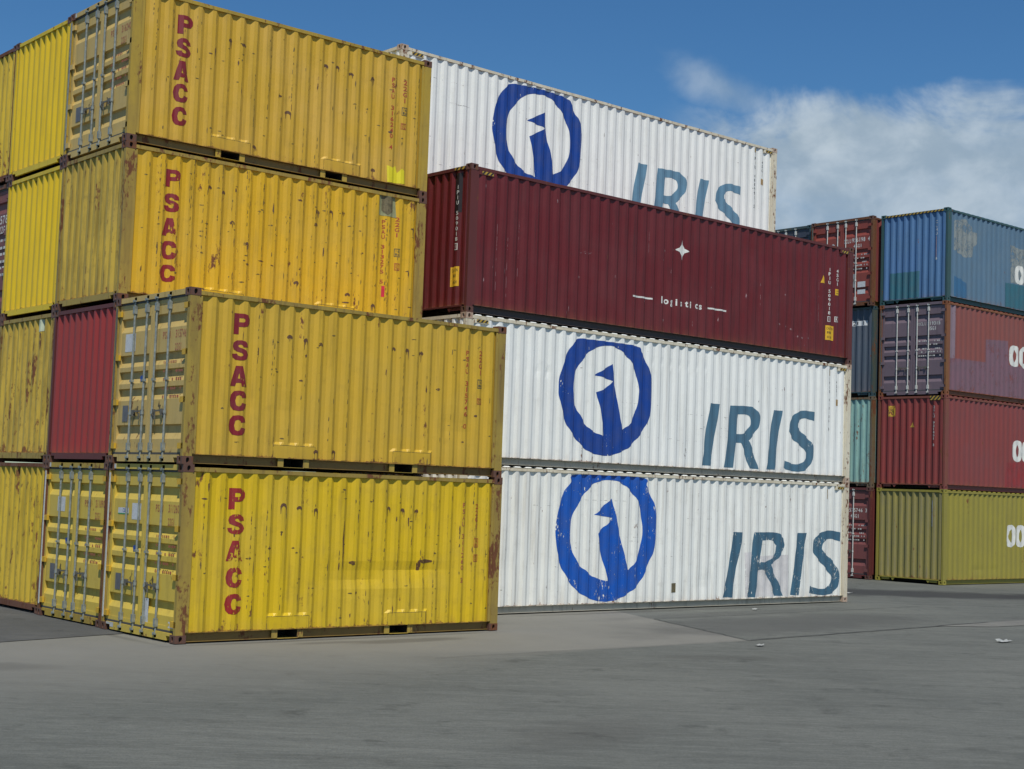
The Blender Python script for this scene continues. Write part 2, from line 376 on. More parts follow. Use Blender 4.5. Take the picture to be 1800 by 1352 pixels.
BANDS = [(.14, .22), (.385, .19), (.497, .19), (.612, .19), (.865, .22)]
def make_door(root, fr, H, leaf, mat, spec):
    z0, z1 = .165, H-.125; s0, s1 = (.085, 1.213) if leaf == 0 else (1.225, W-.085)
    pl = .05; f = fb(fr)
    mb = MB()
    # panel with five pressed bands
    hgt = z1-z0; P = [(z0+.06, 0)]
    for (c, h) in sorted(BANDS, reverse=True):
        zc = z1-c*hgt; P += [(zc-h/2, 0), (zc-h/2+.42*h, 1), (zc+h/2-.08*h, 1), (zc+h/2, 0)]
    P.append((z1-.06, 0)); a0, a1 = s0+.07, s1-.07
    A = [mb.vert(fr(a0, z, pl+.045*d)) for z, d in P]; B = [mb.vert(fr(a1, z, pl+.045*d)) for z, d in P]
    for i in range(len(P)-1): mb.face((A[i], B[i], B[i+1], A[i+1]))
    for (x0, x1, y0, y1) in ((s0, a0, z0, z1), (a1, s1, z0, z1), (a0, a1, z0, z0+.06), (a0, a1, z1-.06, z1)):
        mb.box(x0, x1, pl-.007, pl+.06, y0, y1, fr=f)
    d = mb.build('door', mat, root)
    # rubber gasket around the leaf
    g = MB()
    g.box(s0, s1, .035, pl+.05, z1+.001, z1+.032, fr=f); g.box(s0, s1, .035, pl+.05, z0-.03, z0-.001, fr=f)
    e0 = s0-.018 if leaf == 0 else s1+.001
    g.box(e0, e0+.017, .04, pl+.05, z0, z1, fr=f)
    if leaf == 0: g.box(s1+.001, s1+.011, pl+.008, pl+.05, z0, z1, fr=f)
    g.build('gasket', rubber, d)
    if leaf == 0:
        g = MB(); g.box(s0-.045, s0-.004, -.004, .003, z0+.03, z1-.03, fr=f); g.build('hinge_strip', spec.get('strip', steel_d), d)
    # locking bars
    c = 1.219
    bm_ = spec.get('bars', steel)
    for q in ((-.57, -.16) if leaf == 0 else (.16, .57)):
        s = c+q; r = .017; b = MB(); dd = .018
        b.cyl(fr(s, .10, dd), fr(s, H-.075, dd), r, 9)
        for zz in (.19, H-.28): b.box(s-.028, s+.028, dd-.028, pl-.008, zz, zz+.12, fr=f)
        for zz in (z0+hgt*.47,): b.box(s-.032, s+.032, dd-.023, pl-.008, zz, zz+.035, fr=f)
        b.cyl(fr(s, z0+hgt*.25, dd), fr(s, z0+hgt*.25+.05, dd), r*1.5, 9)
        # cams at both ends, hooked into keepers on header and sill
        for zz in (.075, H-.095): b.box(s-.03, s+.042, dd-.03, dd+.01, zz, zz+.022, fr=f); b.box(s-.034, s-.02, dd-.032, dd+.02, zz-.012, zz+.034, fr=f)
        b.build('locking_bar', bm_, d)
        k = MB()
        for zz in (.035, H-.085): k.box(s-.022, s+.05, dd-.006, .03, zz, zz+.06, fr=f)
        k.build('keeper', steel_d, d)
    # handles between the bars
    hz = z0+hgt*.27; sg = -1 if leaf == 0 else 1
    h = MB(); sA = c+sg*.16; sB = c+sg*.57
    tilt = spec.get('tilt', .0)
    h.box(min(sA, sB)+.05, max(sA, sB)-.09, .012, .024, hz-.012, hz+.012, fr=lambda x, y, z: fr(x, z+(x-min(sA, sB)-.05)*tilt, y))
    for ss in (sA+sg*.02, sB-sg*.10):
        h.box(ss-.035, ss+.035, .008, pl-.008, hz-.03, hz+.03, fr=f)
        h.box(ss-.02, ss+.02, .002, .03, hz-.07, hz-.03, fr=f)
    h.box(sA+sg*.1-.012, sA+sg*.1+.012, .005, .02, hz-.12, hz-.02, fr=f)
    h.build('door_handle', steel_d, d)
    # hinges
    for i in range(4):
        zz = z0+hgt*(.02, .315, .62, .92)[i]+.01; hx = MB(); e = s0 if leaf == 0 else s1; q = 1 if leaf == 0 else -1
        x0, x1 = sorted((e-q*.07, e+q*.10)); hx.box(x0, x1, .004, pl-.008, zz, zz+.085, fr=f)
        hx.cyl(fr(e-q*.028, zz-.006, .024), fr(e-q*.028, zz+.081, .024), .015, 8)
        hx.build('hinge', spec.get('hingemat', mat), d)
    return d

def container(name_label, cat_group, loc, rz, H, Lc, mat, end='wall', endmat=None, framemat=None, castmat=None, pockets=(), plates=(), dents=(), pitch=.28, edge=.37, seed=1,
              roofbump=False, sill='plate', doorspec=None, detail=True, stains=None, amp=.003, endseed=None, gusset=False, enddents=(), railmat=None):
    root = empty('shipping_container', loc, rz); tag(root, name_label, 'shipping container', cat_group)
    endmat = endmat or mat; framemat = framemat or mat; castmat = castmat or framemat
    S = lambda s, z, d: Vector((s, d, z)); E = lambda s, z, d: Vector((d, W-s, z))
    B = lambda s, z, d: Vector((Lc-s, W-d, z)); FE = lambda s, z, d: Vector((Lc-d, s, z))
    # corner posts and castings
    for ix in (0, 1):
        for iy in (0, 1):
            fx, fy = 1-2*ix, 1-2*iy
            def post(mb, fx=fx, fy=fy):
                x = sorted((.004*fx, .158*fx)); y = sorted((.004*fy, .072*fy)); mb.box(x[0], x[1], y[0], y[1], 0, H-.232, wear=.6)
                x = sorted((.158*fx, .212*fx)); y = sorted((.012*fy, .05*fy)); mb.box(x[0], x[1], y[0], y[1], .04, H-.232, wear=.3)
                x = sorted((.02*fx, .06*fx)); y = sorted((.072*fy, .082*fy)); mb.box(x[0], x[1], y[0], y[1], .04, H-.232, wear=.3)
            shared(('post', fx, fy, H, framemat.name), 'corner_post', framemat, root, (Lc*ix, W*iy, .116), post)
            for iz in (0, 1):
                o = bpy.data.objects.new('corner_casting', casting_mesh(fx, fy, castmat)); COL.objects.link(o); o.parent = root; o.location = (Lc*ix, W*iy, (H-.116)*iz)
    # top rails, bottom rails
    for fr in (S, B):
        mb = MB(); rg = random.Random(seed*7+1); N = int(Lc/.42); prev = None
        for k in range(N+1):
            x = .176+(Lc-.352)*k/N; jd, jz, ju = (rg.uniform(0, .006), rg.uniform(-.004, .003), rg.uniform(-.003, .004)) if 0 < k < N else (0, 0, 0)
            cur = [mb.vert(fr(x, z, d), .5) for d, z in ((.004+jd, H-.101+ju), (.004+jd, H-.041+jz), (.066, H-.041+jz), (.066, H-.101))]
            if prev:
                for q in range(4): mb.face((prev[q], prev[(q+1) % 4], cur[(q+1) % 4], cur[q])[::-1])
            prev = cur
        mb.build('top_rail', framemat, root)
        mb = MB(); f = fb(fr); cuts = [.170]
        for p0, p1 in pockets: cuts += [p0, p1]
        cuts.append(Lc-.170)
        for i in range(0, len(cuts), 2):
            a, b = cuts[i], cuts[i+1]
            mb.box(a, b, .085, .093, .014, .145, fr=f); mb.box(a, b, .050, .0845, .014, .022, fr=f)
        mb.box(.17, Lc-.17, .016, .093, .1455, .1495, fr=f)
        for p0, p1 in pockets:
            for (a, b) in ((p0-.10, p0), (p1, p1+.10)): mb.box(a, b, .040, .050, .016, .145, mi=1, fr=f)
            mb.box(p0, p1, .094, .4, .146, .149, mi=1, fr=f); mb.box(p0, p1, .018, .4, .010, .016, mi=1, fr=f)
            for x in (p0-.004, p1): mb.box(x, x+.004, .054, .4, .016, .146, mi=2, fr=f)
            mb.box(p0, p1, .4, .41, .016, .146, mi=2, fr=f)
        mb.build('bottom_rail', [railmat or (MATS['rail_grey'] if framemat.name.startswith('white') else MATS['rail_dark'] if framemat.name.startswith('maroon') else MATS['rail_grime']), framemat, dark], root)
    # floor underside and roof
    mb = MB(); mb.box(.06, Lc-.06, .055, W-.055, .145, .152); mb.build('floor', dark, root)
    mb = MB(); n = int((Lc-.5)/.28); xs = []
    for i in range(n):
        x = .25+i*(Lc-.5)/n; q = (Lc-.5)/n; xs += [(x, 0), (x+.2*q, 1), (x+.6*q, 1), (x+.8*q, 0)]
    xs = [(.1, 0)]+xs+[(Lc-.1, 0)]; hb = H-.034 if roofbump else H-.05; ht = .024 if roofbump else .008
    rows = [(.03, 0), (.07, 1), (W-.07, 1), (W-.03, 0)]; g = [[mb.vert((x, y, hb+ht*b*q)) for y, q in rows] for x, b in xs]
    for i in range(len(xs)-1):
        for j in range(3): mb.face((g[i][j], g[i+1][j], g[i+1][j+1], g[i][j+1]))
    mb.build('roof', mat, root)
    # long sides
    sf = Surf(S, .212, Lc-.158, .15, H-.10, pitch, edge, .036, .014, seed, amp, dents, plates=plates)
    mb = MB(); sf.panel(mb); ml = [mat]
    if stains: ml += stains(mb, sf)
    mb.build('side_panel', ml, root)
    mb = MB(); wall_coarse(mb, B, .17, Lc-.17, .15, H-.1); mb.build('side_panel', mat, root)
    # far end
    mb = MB(); wall_coarse(mb, FE, .08, W-.08, .15, H-.1, .235, .04); mb.build('end_panel', mat, root)
    for fr in (FE,):
        mb = MB(); mb.box(.164, W-.164, .006, .06, H-.10, H-.03, fr=fb(fr)); mb.build('header', framemat, root)
        mb = MB(); mb.box(.164, W-.164, .01, .05, .03, .148, fr=fb(fr)); mb.build('sill', framemat, root)
    # near end
    f = fb(E); es = None
    if end == 'wall':
        es = Surf(E, .082, W-.082, .15, H-.094, .236, .19, .045, .012, (endseed or seed)+50, amp, enddents)
        mb = MB(); es.panel(mb); mb.build('end_panel', endmat, root)
        mb = MB(); mb.box(.164, W-.164, .004, .07, H-.095, H-.03, fr=f, wear=.4); mb.build('header', framemat, root)
        mb = MB()
        if sill == 'plate':
            mb.box(.30, W-.30, .008, .05, .048, .1485, fr=f); mb.box(.164, .2995, .008, .05, .10, .1485, fr=f); mb.box(W-.2995, W-.164, .008, .05, .10, .1485, fr=f)
        else:
            mb.box(.164, W-.164, .008, .06, .118, .1485, fr=f)
            for a, b in ((.22, .5), (W-.5, W-.22)) if sill == 'open' else (): mb.box(a, b, .03, .045, .05, .117, fr=f)
            mb.box(.17, W-.17, .35, .4, .02, .14, mi=1, fr=f)
            for a in (.55, W-.62):
                i = [mb.vert(E(a, .117, .02)), mb.vert(E(a+.16, .117, .02)), mb.vert(E(a+.08, .03, .02)), mb.vert(E(a, .117, .04)), mb.vert(E(a+.16, .117, .04)), mb.vert(E(a+.08, .03, .04))]
                mb.face((i[0], i[2], i[1])); mb.face((i[3], i[4], i[5])); mb.face((i[0], i[3], i[5], i[2])); mb.face((i[1], i[2], i[5], i[4]))
        mb.build('sill', [framemat, dark], root)
    else:
        ds = dict(framemat=framemat); ds.update(doorspec or {})
        mb = MB(); mb.box(.10, W-.10, .14, .15, .15, H-.1, fr=f); mb.build('dark_backing', dark, root)  # added backing sheet, near black to paint the shade behind the door gaps
        mb = MB(); mb.box(.164, W-.164, .012, .10, H-.092, H-.012, fr=f, wear=.3); mb.build('header', ds.get('headmat', framemat), root)
        mb = MB(); mb.box(.30, W-.30, .012, .10, .022, .132, fr=f, wear=.3); mb.box(.164, .2995, .012, .1, .09, .132, fr=f); mb.box(W-.2995, W-.164, .012, .1, .09, .132, fr=f)
        mb.build('sill', ds.get('headmat', framemat), root)
        root_doors = [make_door(root, E, H, k, endmat, ds) for k in (0, 1)]
        es = Flat(E, .05); es.doors = root_doors
    if gusset:
        for (a, b) in ((.214, .60), (Lc-.52, Lc-.16)):
            mb = MB(); mb.box(a, b, .0085, .05, H-.185, H-.1025, fr=fb(S)); g_ = mb.build('corner_gusset', framemat, root)
            m2 = MB(); hazard(m2, S, a+.07, b-.03, H-.172, H-.112, .0045); m2.build('hazard_stripe', [MATS['hazard_yellow'], MATS['hazard_black']], root)
    root['H'] = H
    return root, sf, es
def hazard(mb, fr, s0, s1, z0, z1, out, pitch=.1):
    fl = Flat(fr, 0)
    i = [mb.vert(fr(s0, z0, out+.001)), mb.vert(fr(s1, z0, out+.001)), mb.vert(fr(s1, z1, out+.001)), mb.vert(fr(s0, z1, out+.001))]; mb.face(i, 1)
    k = s0-(z1-z0)
    while k < s1:
        q = [(k, z0), (k+pitch*.5, z0), (k+pitch*.5+(z1-z0), z1), (k+(z1-z0), z1)]; q = clip(clip(q, 0, s0, 1), 0, s1, -1)
        if len(q) > 2: mb.face([mb.vert(fr(a, b, out-.0005)) for a, b in q], 0)
        k += pitch
def put(name, root, sf, tris, mat, out=.0035, label=None):
    mb = MB(); sf.drape(mb, tris, out); return mb.build(name, mat, root, label)
def putflat(name, parent, fr, tris, mat, d, label=None):
    mb = MB()
    for t in tris: mb.face([mb.vert(fr(a, b, d)) for a, b in t])
    return mb.build(name, mat, parent, label)
plain('hazard_yellow', (.55, .36, .05), .6, 0, .5, 30); plain('hazard_black', (.03, .028, .025), .6)
paint('rail_grime', (.27, .17, .045), (.17, .105, .035), rust=.46, streak=.5, wear=.2)
paint('rail_grey', (.50, .47, .38), (.36, .33, .25), grime=(.12, .11, .08), rust=.3, streak=.4, wear=.2)

# ---------------------------------------------------------------- stencil letters and marks
STEN = {
 'P': [[(0,0),(0,1),(.62,1),(.86,.95),(1,.78),(1,.58),(.88,.42),(.62,.36),(.34,.36),(.34,0)], [(.34,.58),(.34,.78),(.58,.78),(.66,.73),(.66,.63),(.58,.58)]],
 'A': [[(0,0),(.33,0),(.38,.17),(.62,.17),(.67,0),(1,0),(.68,1),(.32,1)], [(.44,.38),(.56,.38),(.5,.66)]],
 'C': [[(1,.36),(.68,.40),(.62,.27),(.5,.22),(.38,.27),(.33,.5),(.38,.73),(.5,.78),(.62,.74),(.67,.64),(.99,.68),(.93,.85),(.76,.97),(.5,1),(.24,.96),(.07,.78),(0,.5),(.07,.22),(.24,.04),(.5,0),(.78,.04),(.94,.17)]],
 'S': [[(0,.30),(.33,.33),(.38,.24),(.52,.20),(.64,.24),(.66,.31),(.58,.37),(.32,.44),(.12,.53),(.04,.70),(.1,.87),(.28,.98),(.52,1),(.76,.96),(.92,.85),(.97,.68),(.65,.66),(.6,.75),(.5,.79),(.4,.77),(.37,.70),(.44,.64),(.7,.57),(.9,.48),(1,.30),(.92,.12),(.72,.02),(.5,0),(.24,.03),(.06,.14)]]}
def stencil(ch, a, b, c, d): return tess([[(a+(b-a)*x, c+(d-c)*y) for x, y in l] for l in STEN[ch]])
def psacc(root, sf, rows, mat):
    for ch, (a, b, c, d) in zip('PSACC', rows): put('letter', root, sf, stencil(ch, a, b, c, d), mat, label='dark red letter '+ch)
def blob(rng, s, z, rs, rz, n=11, rag=.35): return tess([[(s+rs*math.cos(a)*(1+rng.uniform(-rag, rag)), z+rz*math.sin(a)*(1+rng.uniform(-rag, rag))) for a in [2*math.pi*k/n for k in range(n)]]])
def hooks(mb, sf, pts, seed, mi=1, sc=1.0):
    """curved rust marks where lashings bit into the ridges, each with a run below it"""
    rg = random.Random(seed)
    for s, z in pts:
        w_ = rg.uniform(.040, .056)*sc; s += rg.uniform(-.015, .015); z += rg.uniform(-.03, .03); N = 7; o = []; i_ = []
        for k in range(N+1):
            a = math.pi*k/N; o.append((s+w_*math.cos(a), z+.045*math.sin(a)*sc+rg.uniform(-.004, .004))); i_.append((s+w_*.55*math.cos(a), z-.026+.024*math.sin(a)*sc))
        sf.drape(mb, tess([o+i_[::-1]]), .002, mi)
        for q in (-1, 0, 1):
            if rg.random() < .4:
                x = s+q*w_*.7+rg.uniform(-.01, .01); l = rg.uniform(.04, .14)*sc; sf.drape(mb, tess([[(x-.010, z), (x+.010, z), (x+.003, z-l), (x-.003, z-l)]]), .0018, mi)
def scuffs(mb, sf, n, seed, mi=1, zr=(.2, 2.3), size=1.0, keep=None):
    """small chips and short torn dashes, mostly on the ridges"""
    rg = random.Random(seed); edges = [s for s, v in sf.corner.items() if v and sf.s0+.05 < s < sf.s1-.05]
    for k in range(n):
        s = rg.choice(edges)+rg.uniform(-.012, .012); z = zr[0]+(zr[1]-zr[0])*rg.random()
        if rg.random() < .6: sf.drape(mb, blob(rg, s, z, rg.uniform(.004, .010)*size, rg.uniform(.015, .06)*size, 7, .5), .0016, mi)
        else: sf.drape(mb, blob(rg, s+rg.uniform(-.03, .03), z, rg.uniform(.012, .035)*size, rg.uniform(.006, .014)*size, 8, .5), .0016, mi)
paint('rail_dark', (.075, .055, .05), (.06, .05, .045), grime=(.04, .035, .03), rust=.25, streak=.4, wear=.1)

def dashes(mb, sf, n, seed, mi=2, zr=(.2, 2.4)):
    """abraded ridge edges: broken upright dashes, thicker where boxes rubbed past each other"""
    rg = random.Random(seed); edges = [s for s, v in sf.corner.items() if v and sf.s0+.05 < s < sf.s1-.05]
    for k in range(n):
        s0 = rg.choice(edges); z = rg.uniform(*zr); zt = min(zr[1]+.05, z+rg.choice((.15, .3, .5, .9, 1.3))*rg.uniform(.6, 1.2)); side = rg.choice((-.006, .004, .03))
        while z < zt:
            l = rg.uniform(.015, .11); w_ = rg.uniform(.003, .009)*(1.6 if rg.random() < .15 else 1); s = s0+side+rg.uniform(-.004, .004)
            sf.drape(mb, tess([[(s-w_, z), (s+w_*.6, z+l*.1), (s+w_, z+l*.7), (s-w_*.3, z+l)]]), .0017, mi); z += l+rg.uniform(.01, .14)
TR = {
 'L2o': [(2.988,2.631),(3.323,2.649),(3.9,2.652),(4.71,2.637),(4.841,2.519),(4.944,2.415),(5.103,2.155),(5.192,1.905),(5.207,1.448),(5.143,1.187),(5.02,0.952),(4.879,0.788),(4.613,0.549),(4.439,0.443),(4.08,0.321),(3.813,0.296),(3.47,0.339),(3.207,0.456),(2.939,0.674),(2.718,0.933),(2.527,1.381),(2.501,1.595),(2.513,1.839),(2.612,2.118),(2.694,2.29),(2.824,2.477)],
 'L2h': [(3.772,2.559),(4.013,2.566),(4.295,2.471),(4.574,2.269),(4.714,2.04),(4.787,1.789),(4.792,1.619),(4.752,1.334),(4.579,1.012),(4.347,0.853),(4.254,1.105),(4.172,1.493),(4.065,1.849),(4.025,2.013),(3.989,2.2),(3.832,2.11),(3.485,1.929),(3.707,1.91),(4.016,1.844),(3.831,1.692),(3.563,1.584),(3.647,1.346),(3.725,1.046),(3.802,0.699),(3.51,0.772),(3.266,0.91),(3.129,1.066),(3.005,1.223),(2.929,1.381),(2.889,1.623),(2.92,1.898),(3.024,2.072),(3.196,2.291),(3.38,2.431),(3.599,2.522)],
 'L1o': [(3.069,2.746),(4.959,2.749),(5.101,2.59),(5.243,2.407),(5.369,2.198),(5.424,1.986),(5.433,1.64),(5.406,1.294),(5.297,1.027),(5.139,0.766),(4.939,0.503),(4.632,0.326),(4.326,0.217),(4.004,0.181),(3.731,0.205),(3.493,0.272),(3.194,0.405),(3.005,0.557),(2.825,0.762),(2.71,0.936),(2.594,1.213),(2.536,1.512),(2.536,1.762),(2.591,2.039),(2.7,2.292),(2.797,2.471),(2.927,2.602)],
 'L1h': [(3.916,2.663),(4.219,2.655),(4.398,2.595),(4.571,2.509),(4.806,2.318),(4.938,2.161),(4.993,1.951),(5.037,1.714),(5.032,1.476),(4.966,1.212),(4.862,1.004),(4.661,0.815),(4.561,0.979),(4.477,1.265),(4.389,1.498),(4.286,1.733),(4.2,2.043),(4.107,2.287),(3.942,2.193),(3.81,2.087),(3.724,2.022),(3.609,1.947),(4.15,1.891),(3.99,1.768),(3.847,1.675),(3.715,1.567),(3.813,1.212),(3.892,1.006),(3.958,0.828),(4.043,0.603),(3.915,0.617),(3.601,0.701),(3.385,0.832),(3.253,0.907),(3.124,1.037),(3.008,1.262),(2.95,1.565),(2.981,1.868),(3.055,2.022),(3.161,2.202),(3.328,2.384),(3.508,2.543),(3.666,2.612)],
 'L4o': [(3.04,2.663),(3.605,2.707),(4.08,2.715),(4.701,2.676),(4.858,2.564),(4.962,2.408),(5.125,2.218),(5.227,1.936),(5.183,1.312),(5.049,0.983),(4.797,0.696),(4.52,0.469),(4.211,0.376),(3.872,0.4),(3.4,0.525),(2.95,0.718),(2.738,0.945),(2.551,1.43),(2.528,1.719),(2.594,2.109),(2.763,2.414),(2.879,2.549)],
 'L4h': [(3.699,2.571),(4.09,2.597),(4.347,2.496),(4.559,2.322),(4.704,2.143),(4.805,1.913),(4.837,1.645),(4.809,1.365),(4.647,1.038),(4.381,0.879),(4.258,1.328),(4.157,1.616),(4.106,1.847),(4.06,2.227),(3.543,1.949),(4.093,1.869),(3.62,1.605),(3.721,1.232),(3.837,0.727),(3.507,0.783),(3.277,0.922),(3.143,1.041),(3.032,1.203),(2.952,1.51),(2.945,1.743),(3.03,2.056),(3.269,2.34),(3.468,2.494)],
 'W2a': [(7.072,1.592),(7.376,1.589),(7.268,0.935),(7.141,0.217),(6.846,0.219),(6.923,0.474),(6.942,0.829)],
 'W2b': [(7.774,1.584),(8.487,1.602),(8.741,1.481),(8.783,1.313),(8.702,1.102),(8.416,0.835),(8.605,0.547),(8.767,0.201),(8.454,0.208),(8.293,0.534),(8.145,0.767),(7.957,0.767),(7.879,0.2),(7.577,0.198),(7.678,0.866)],
 'W2c': [(8.045,1.406),(8.361,1.412),(8.445,1.316),(8.431,1.155),(8.228,0.985),(7.974,0.958)],
 'W2d': [(9.277,1.574),(9.591,1.58),(9.492,1.051),(9.345,0.209),(9.04,0.207),(9.155,0.663),(9.185,1.035)],
 'W2e': [(10.835,1.624),(10.808,1.407),(10.41,1.455),(10.198,1.348),(10.172,1.228),(10.372,1.097),(10.672,0.922),(10.805,0.738),(10.748,0.497),(10.572,0.276),(10.263,0.194),(9.849,0.218),(9.712,0.268),(9.736,0.433),(10.037,0.365),(10.339,0.395),(10.478,0.51),(10.523,0.63),(10.325,0.787),(10.017,0.938),(9.844,1.116),(9.882,1.353),(10.07,1.53),(10.362,1.633)],
 'W1a': [(7.942,1.638),(8.301,1.631),(8.14,1.047),(7.971,0.187),(7.634,0.198),(7.801,0.69),(7.86,1.137)],
 'W1b': [(8.689,1.635),(9.5,1.632),(9.762,1.504),(9.789,1.295),(9.558,1.043),(9.299,0.906),(9.524,0.581),(9.785,0.19),(9.464,0.196),(9.238,0.585),(9.051,0.78),(8.88,0.779),(8.751,0.176),(8.462,0.182),(8.596,0.772),(8.647,1.316)],
 'W1c': [(8.985,1.455),(9.315,1.457),(9.508,1.341),(9.445,1.134),(9.16,0.974),(8.923,0.966),(8.96,1.226)],
 'W1d': [(10.281,1.634),(10.629,1.637),(10.447,0.947),(10.36,0.188),(10.053,0.203),(10.122,0.762),(10.175,1.181)],
 'W1e': [(11.881,1.663),(11.872,1.446),(11.523,1.506),(11.278,1.443),(11.217,1.323),(11.251,1.205),(11.532,1.037),(11.816,0.796),(11.877,0.555),(11.779,0.315),(11.502,0.191),(11.134,0.183),(10.715,0.24),(10.74,0.404),(11.13,0.325),(11.441,0.367),(11.545,0.512),(11.53,0.655),(11.234,0.895),(10.932,1.132),(10.887,1.321),(10.946,1.536),(11.271,1.682),(11.585,1.699)],
}

# ---------------------------------------------------------------- the ground
def ground_mat(name, c1, c2, seed, patches=(), crack=False, slab=None):
    mt, n, b, o = sh(name); tc = nn(n, 'ShaderNodeTexCoord'); v = tc.outputs['Object']
    ad = nn(n, 'ShaderNodeVectorMath', operation='ADD'); L(n, v, ad.inputs[0]); ad.inputs[1].default_value = (seed, seed*2, 0); v2 = ad.outputs[0]
    a = noise(n, v2, .25, 6, .62); c = mix(n, sstep(n, a, .34, .68), c1, c2)
    rot = nn(n, 'ShaderNodeMapping'); rot.inputs['Rotation'].default_value = (0, 0, R(39)); L(n, v2, rot.inputs['Vector'])
    s = noise(n, rot.outputs[0], .9, 5, .65, (.35, 2.2, 1)); c = mix(n, mth(n, 'MULTIPLY', sstep(n, s, .42, .72), .42), c, tuple(x*.55 for x in c1))
    s_ = noise(n, rot.outputs[0], 4.5, 6, .7, (.14, 1.8, 1)); c = mix(n, mth(n, 'MULTIPLY', sstep(n, s_, .46, .70), .30), c, tuple(min(1, x*1.5) for x in c2))
    gs = noise(n, rot.outputs[0], 16, 5, .75, (.22, 1.3, 1)); c = mix(n, mth(n, 'MULTIPLY', sstep(n, gs, .40, .66), .34), c, tuple(x*.5 for x in c1)); c = mix(n, mth(n, 'MULTIPLY', sstep(n, noise(n, rot.outputs[0], 22, 4, .7, (.25, 1.1, 1)), .52, .70), .28), c, tuple(x*1.7 for x in c2))
    g = noise(n, v2, 55, 4, .75); c = mix(n, mth(n, 'MULTIPLY', sstep(n, g, .40, .70), .55), c, tuple(x*.45 for x in c1))
    g2 = noise(n, v2, 130, 2, .6); c = mix(n, mth(n, 'MULTIPLY', sstep(n, g2, .58, .75), .35), c, tuple(min(1, x*2) for x in c2))
    st = noise(n, v2, 1.3, 7, .72); c = mix(n, mth(n, 'MULTIPLY', sstep(n, st, .55, .70), .55), c, tuple(x*.35 for x in c1))
    sp = nn(n, 'ShaderNodeSeparateXYZ'); L(n, tc.outputs['Object'], sp.inputs[0])
    wob = mth(n, 'MULTIPLY', mth(n, 'SUBTRACT', noise(n, v2, .8, 5, .6), .5), 1.1)
    if slab:                                                               # a paler concrete apron, crisp at its joints, worn away towards the lane
        X, Y = sp.outputs[0], sp.outputs[1]
        soft = mth(n, 'ADD', .05, mth(n, 'MULTIPLY', sstep(n, X, 6.0, -1.0), 5.0))
        my = mth(n, 'DIVIDE', mth(n, 'ADD', mth(n, 'ADD', Y, 2.89), mth(n, 'MULTIPLY', soft, .5)), soft, clamp=True)
        mx = sstep(n, mth(n, 'SUBTRACT', mth(n, 'ADD', 9.2, mth(n, 'MULTIPLY', mth(n, 'ADD', Y, 2.87), .4)), X), 0, .06)
        c = mix(n, mth(n, 'MULTIPLY', mth(n, 'MULTIPLY', mx, my), mth(n, 'ADD', .75, mth(n, 'MULTIPLY', a, .4))), c, mix(n, st, slab, tuple(q*.78 for q in slab)))
    for (x, y, rx, ry, ang, amt, col) in patches:                       # oil, tyre rubber and damp patches; also darker strips along the container feet
        ca, sa = math.cos(R(ang)), math.sin(R(ang))
        dx = mth(n, 'SUBTRACT', sp.outputs[0], x); dy = mth(n, 'SUBTRACT', sp.outputs[1], y)
        u = mth(n, 'DIVIDE', mth(n, 'ADD', mth(n, 'MULTIPLY', dx, ca), mth(n, 'MULTIPLY', dy, sa)), rx)
        q = mth(n, 'DIVIDE', mth(n, 'SUBTRACT', mth(n, 'MULTIPLY', dy, ca), mth(n, 'MULTIPLY', dx, sa)), ry)
        r_ = mth(n, 'SQRT', mth(n, 'ADD', mth(n, 'MULTIPLY', u, u), mth(n, 'MULTIPLY', q, q)))
        k = sstep(n, mth(n, 'ADD', mth(n, 'SUBTRACT', 1.0, r_), wob), -.15, .55); c = mix(n, mth(n, 'MULTIPLY', k, amt), c, col)
    if crack:
        vo = nn(n, 'ShaderNodeTexVoronoi', feature='DISTANCE_TO_EDGE', i_Scale=.11); ws = noise(n, v2, 1.2, 4, .6)
        wv = nn(n, 'ShaderNodeVectorMath', operation='ADD'); L(n, v2, wv.inputs[0]); cc = nn(n, 'ShaderNodeCombineXYZ'); L(n, ws, cc.inputs[0]); L(n, ws, cc.inputs[1]); L(n, cc.outputs[0], wv.inputs[1]); L(n, wv.outputs[0], vo.inputs['Vector'])
        ck = sstep(n, vo.outputs['Distance'], .0018, .0004); c = mix(n, mth(n, 'MULTIPLY', ck, .6), c, (.03, .03, .028))
    L(n, c, b.inputs['Base Color']); b.inputs['Roughness'].default_value = .85; b.inputs['Specular IOR Level'].default_value = .3
    bp = nn(n, 'ShaderNodeBump', i_Strength=.5, i_Distance=.012); L(n, mth(n, 'ADD', g, mth(n, 'MULTIPLY', g2, .5)), bp.inputs['Height']); L(n, bp.outputs[0], b.inputs['Normal'])
    return mt
tyre = (.035, .036, .036)
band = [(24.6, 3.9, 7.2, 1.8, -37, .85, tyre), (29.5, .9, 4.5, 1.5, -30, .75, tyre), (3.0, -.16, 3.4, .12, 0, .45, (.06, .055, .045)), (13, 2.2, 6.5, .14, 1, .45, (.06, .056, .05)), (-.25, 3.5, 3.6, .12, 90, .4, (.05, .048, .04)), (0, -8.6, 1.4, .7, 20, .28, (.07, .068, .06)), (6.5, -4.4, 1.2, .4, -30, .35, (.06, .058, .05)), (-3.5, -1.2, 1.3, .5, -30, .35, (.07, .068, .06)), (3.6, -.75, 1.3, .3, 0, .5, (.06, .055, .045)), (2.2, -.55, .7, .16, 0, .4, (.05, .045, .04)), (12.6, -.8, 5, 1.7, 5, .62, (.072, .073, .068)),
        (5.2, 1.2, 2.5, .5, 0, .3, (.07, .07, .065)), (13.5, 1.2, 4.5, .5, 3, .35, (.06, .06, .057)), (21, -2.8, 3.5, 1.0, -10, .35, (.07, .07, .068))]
G_ASPH = ground_mat('asphalt', (.120, .127, .112), (.160, .166, .145), 3, band, slab=(.215, .211, .183))
G_SLAB = ground_mat('slab_concrete', (.175, .174, .155), (.215, .212, .186), 11, band[8:12])
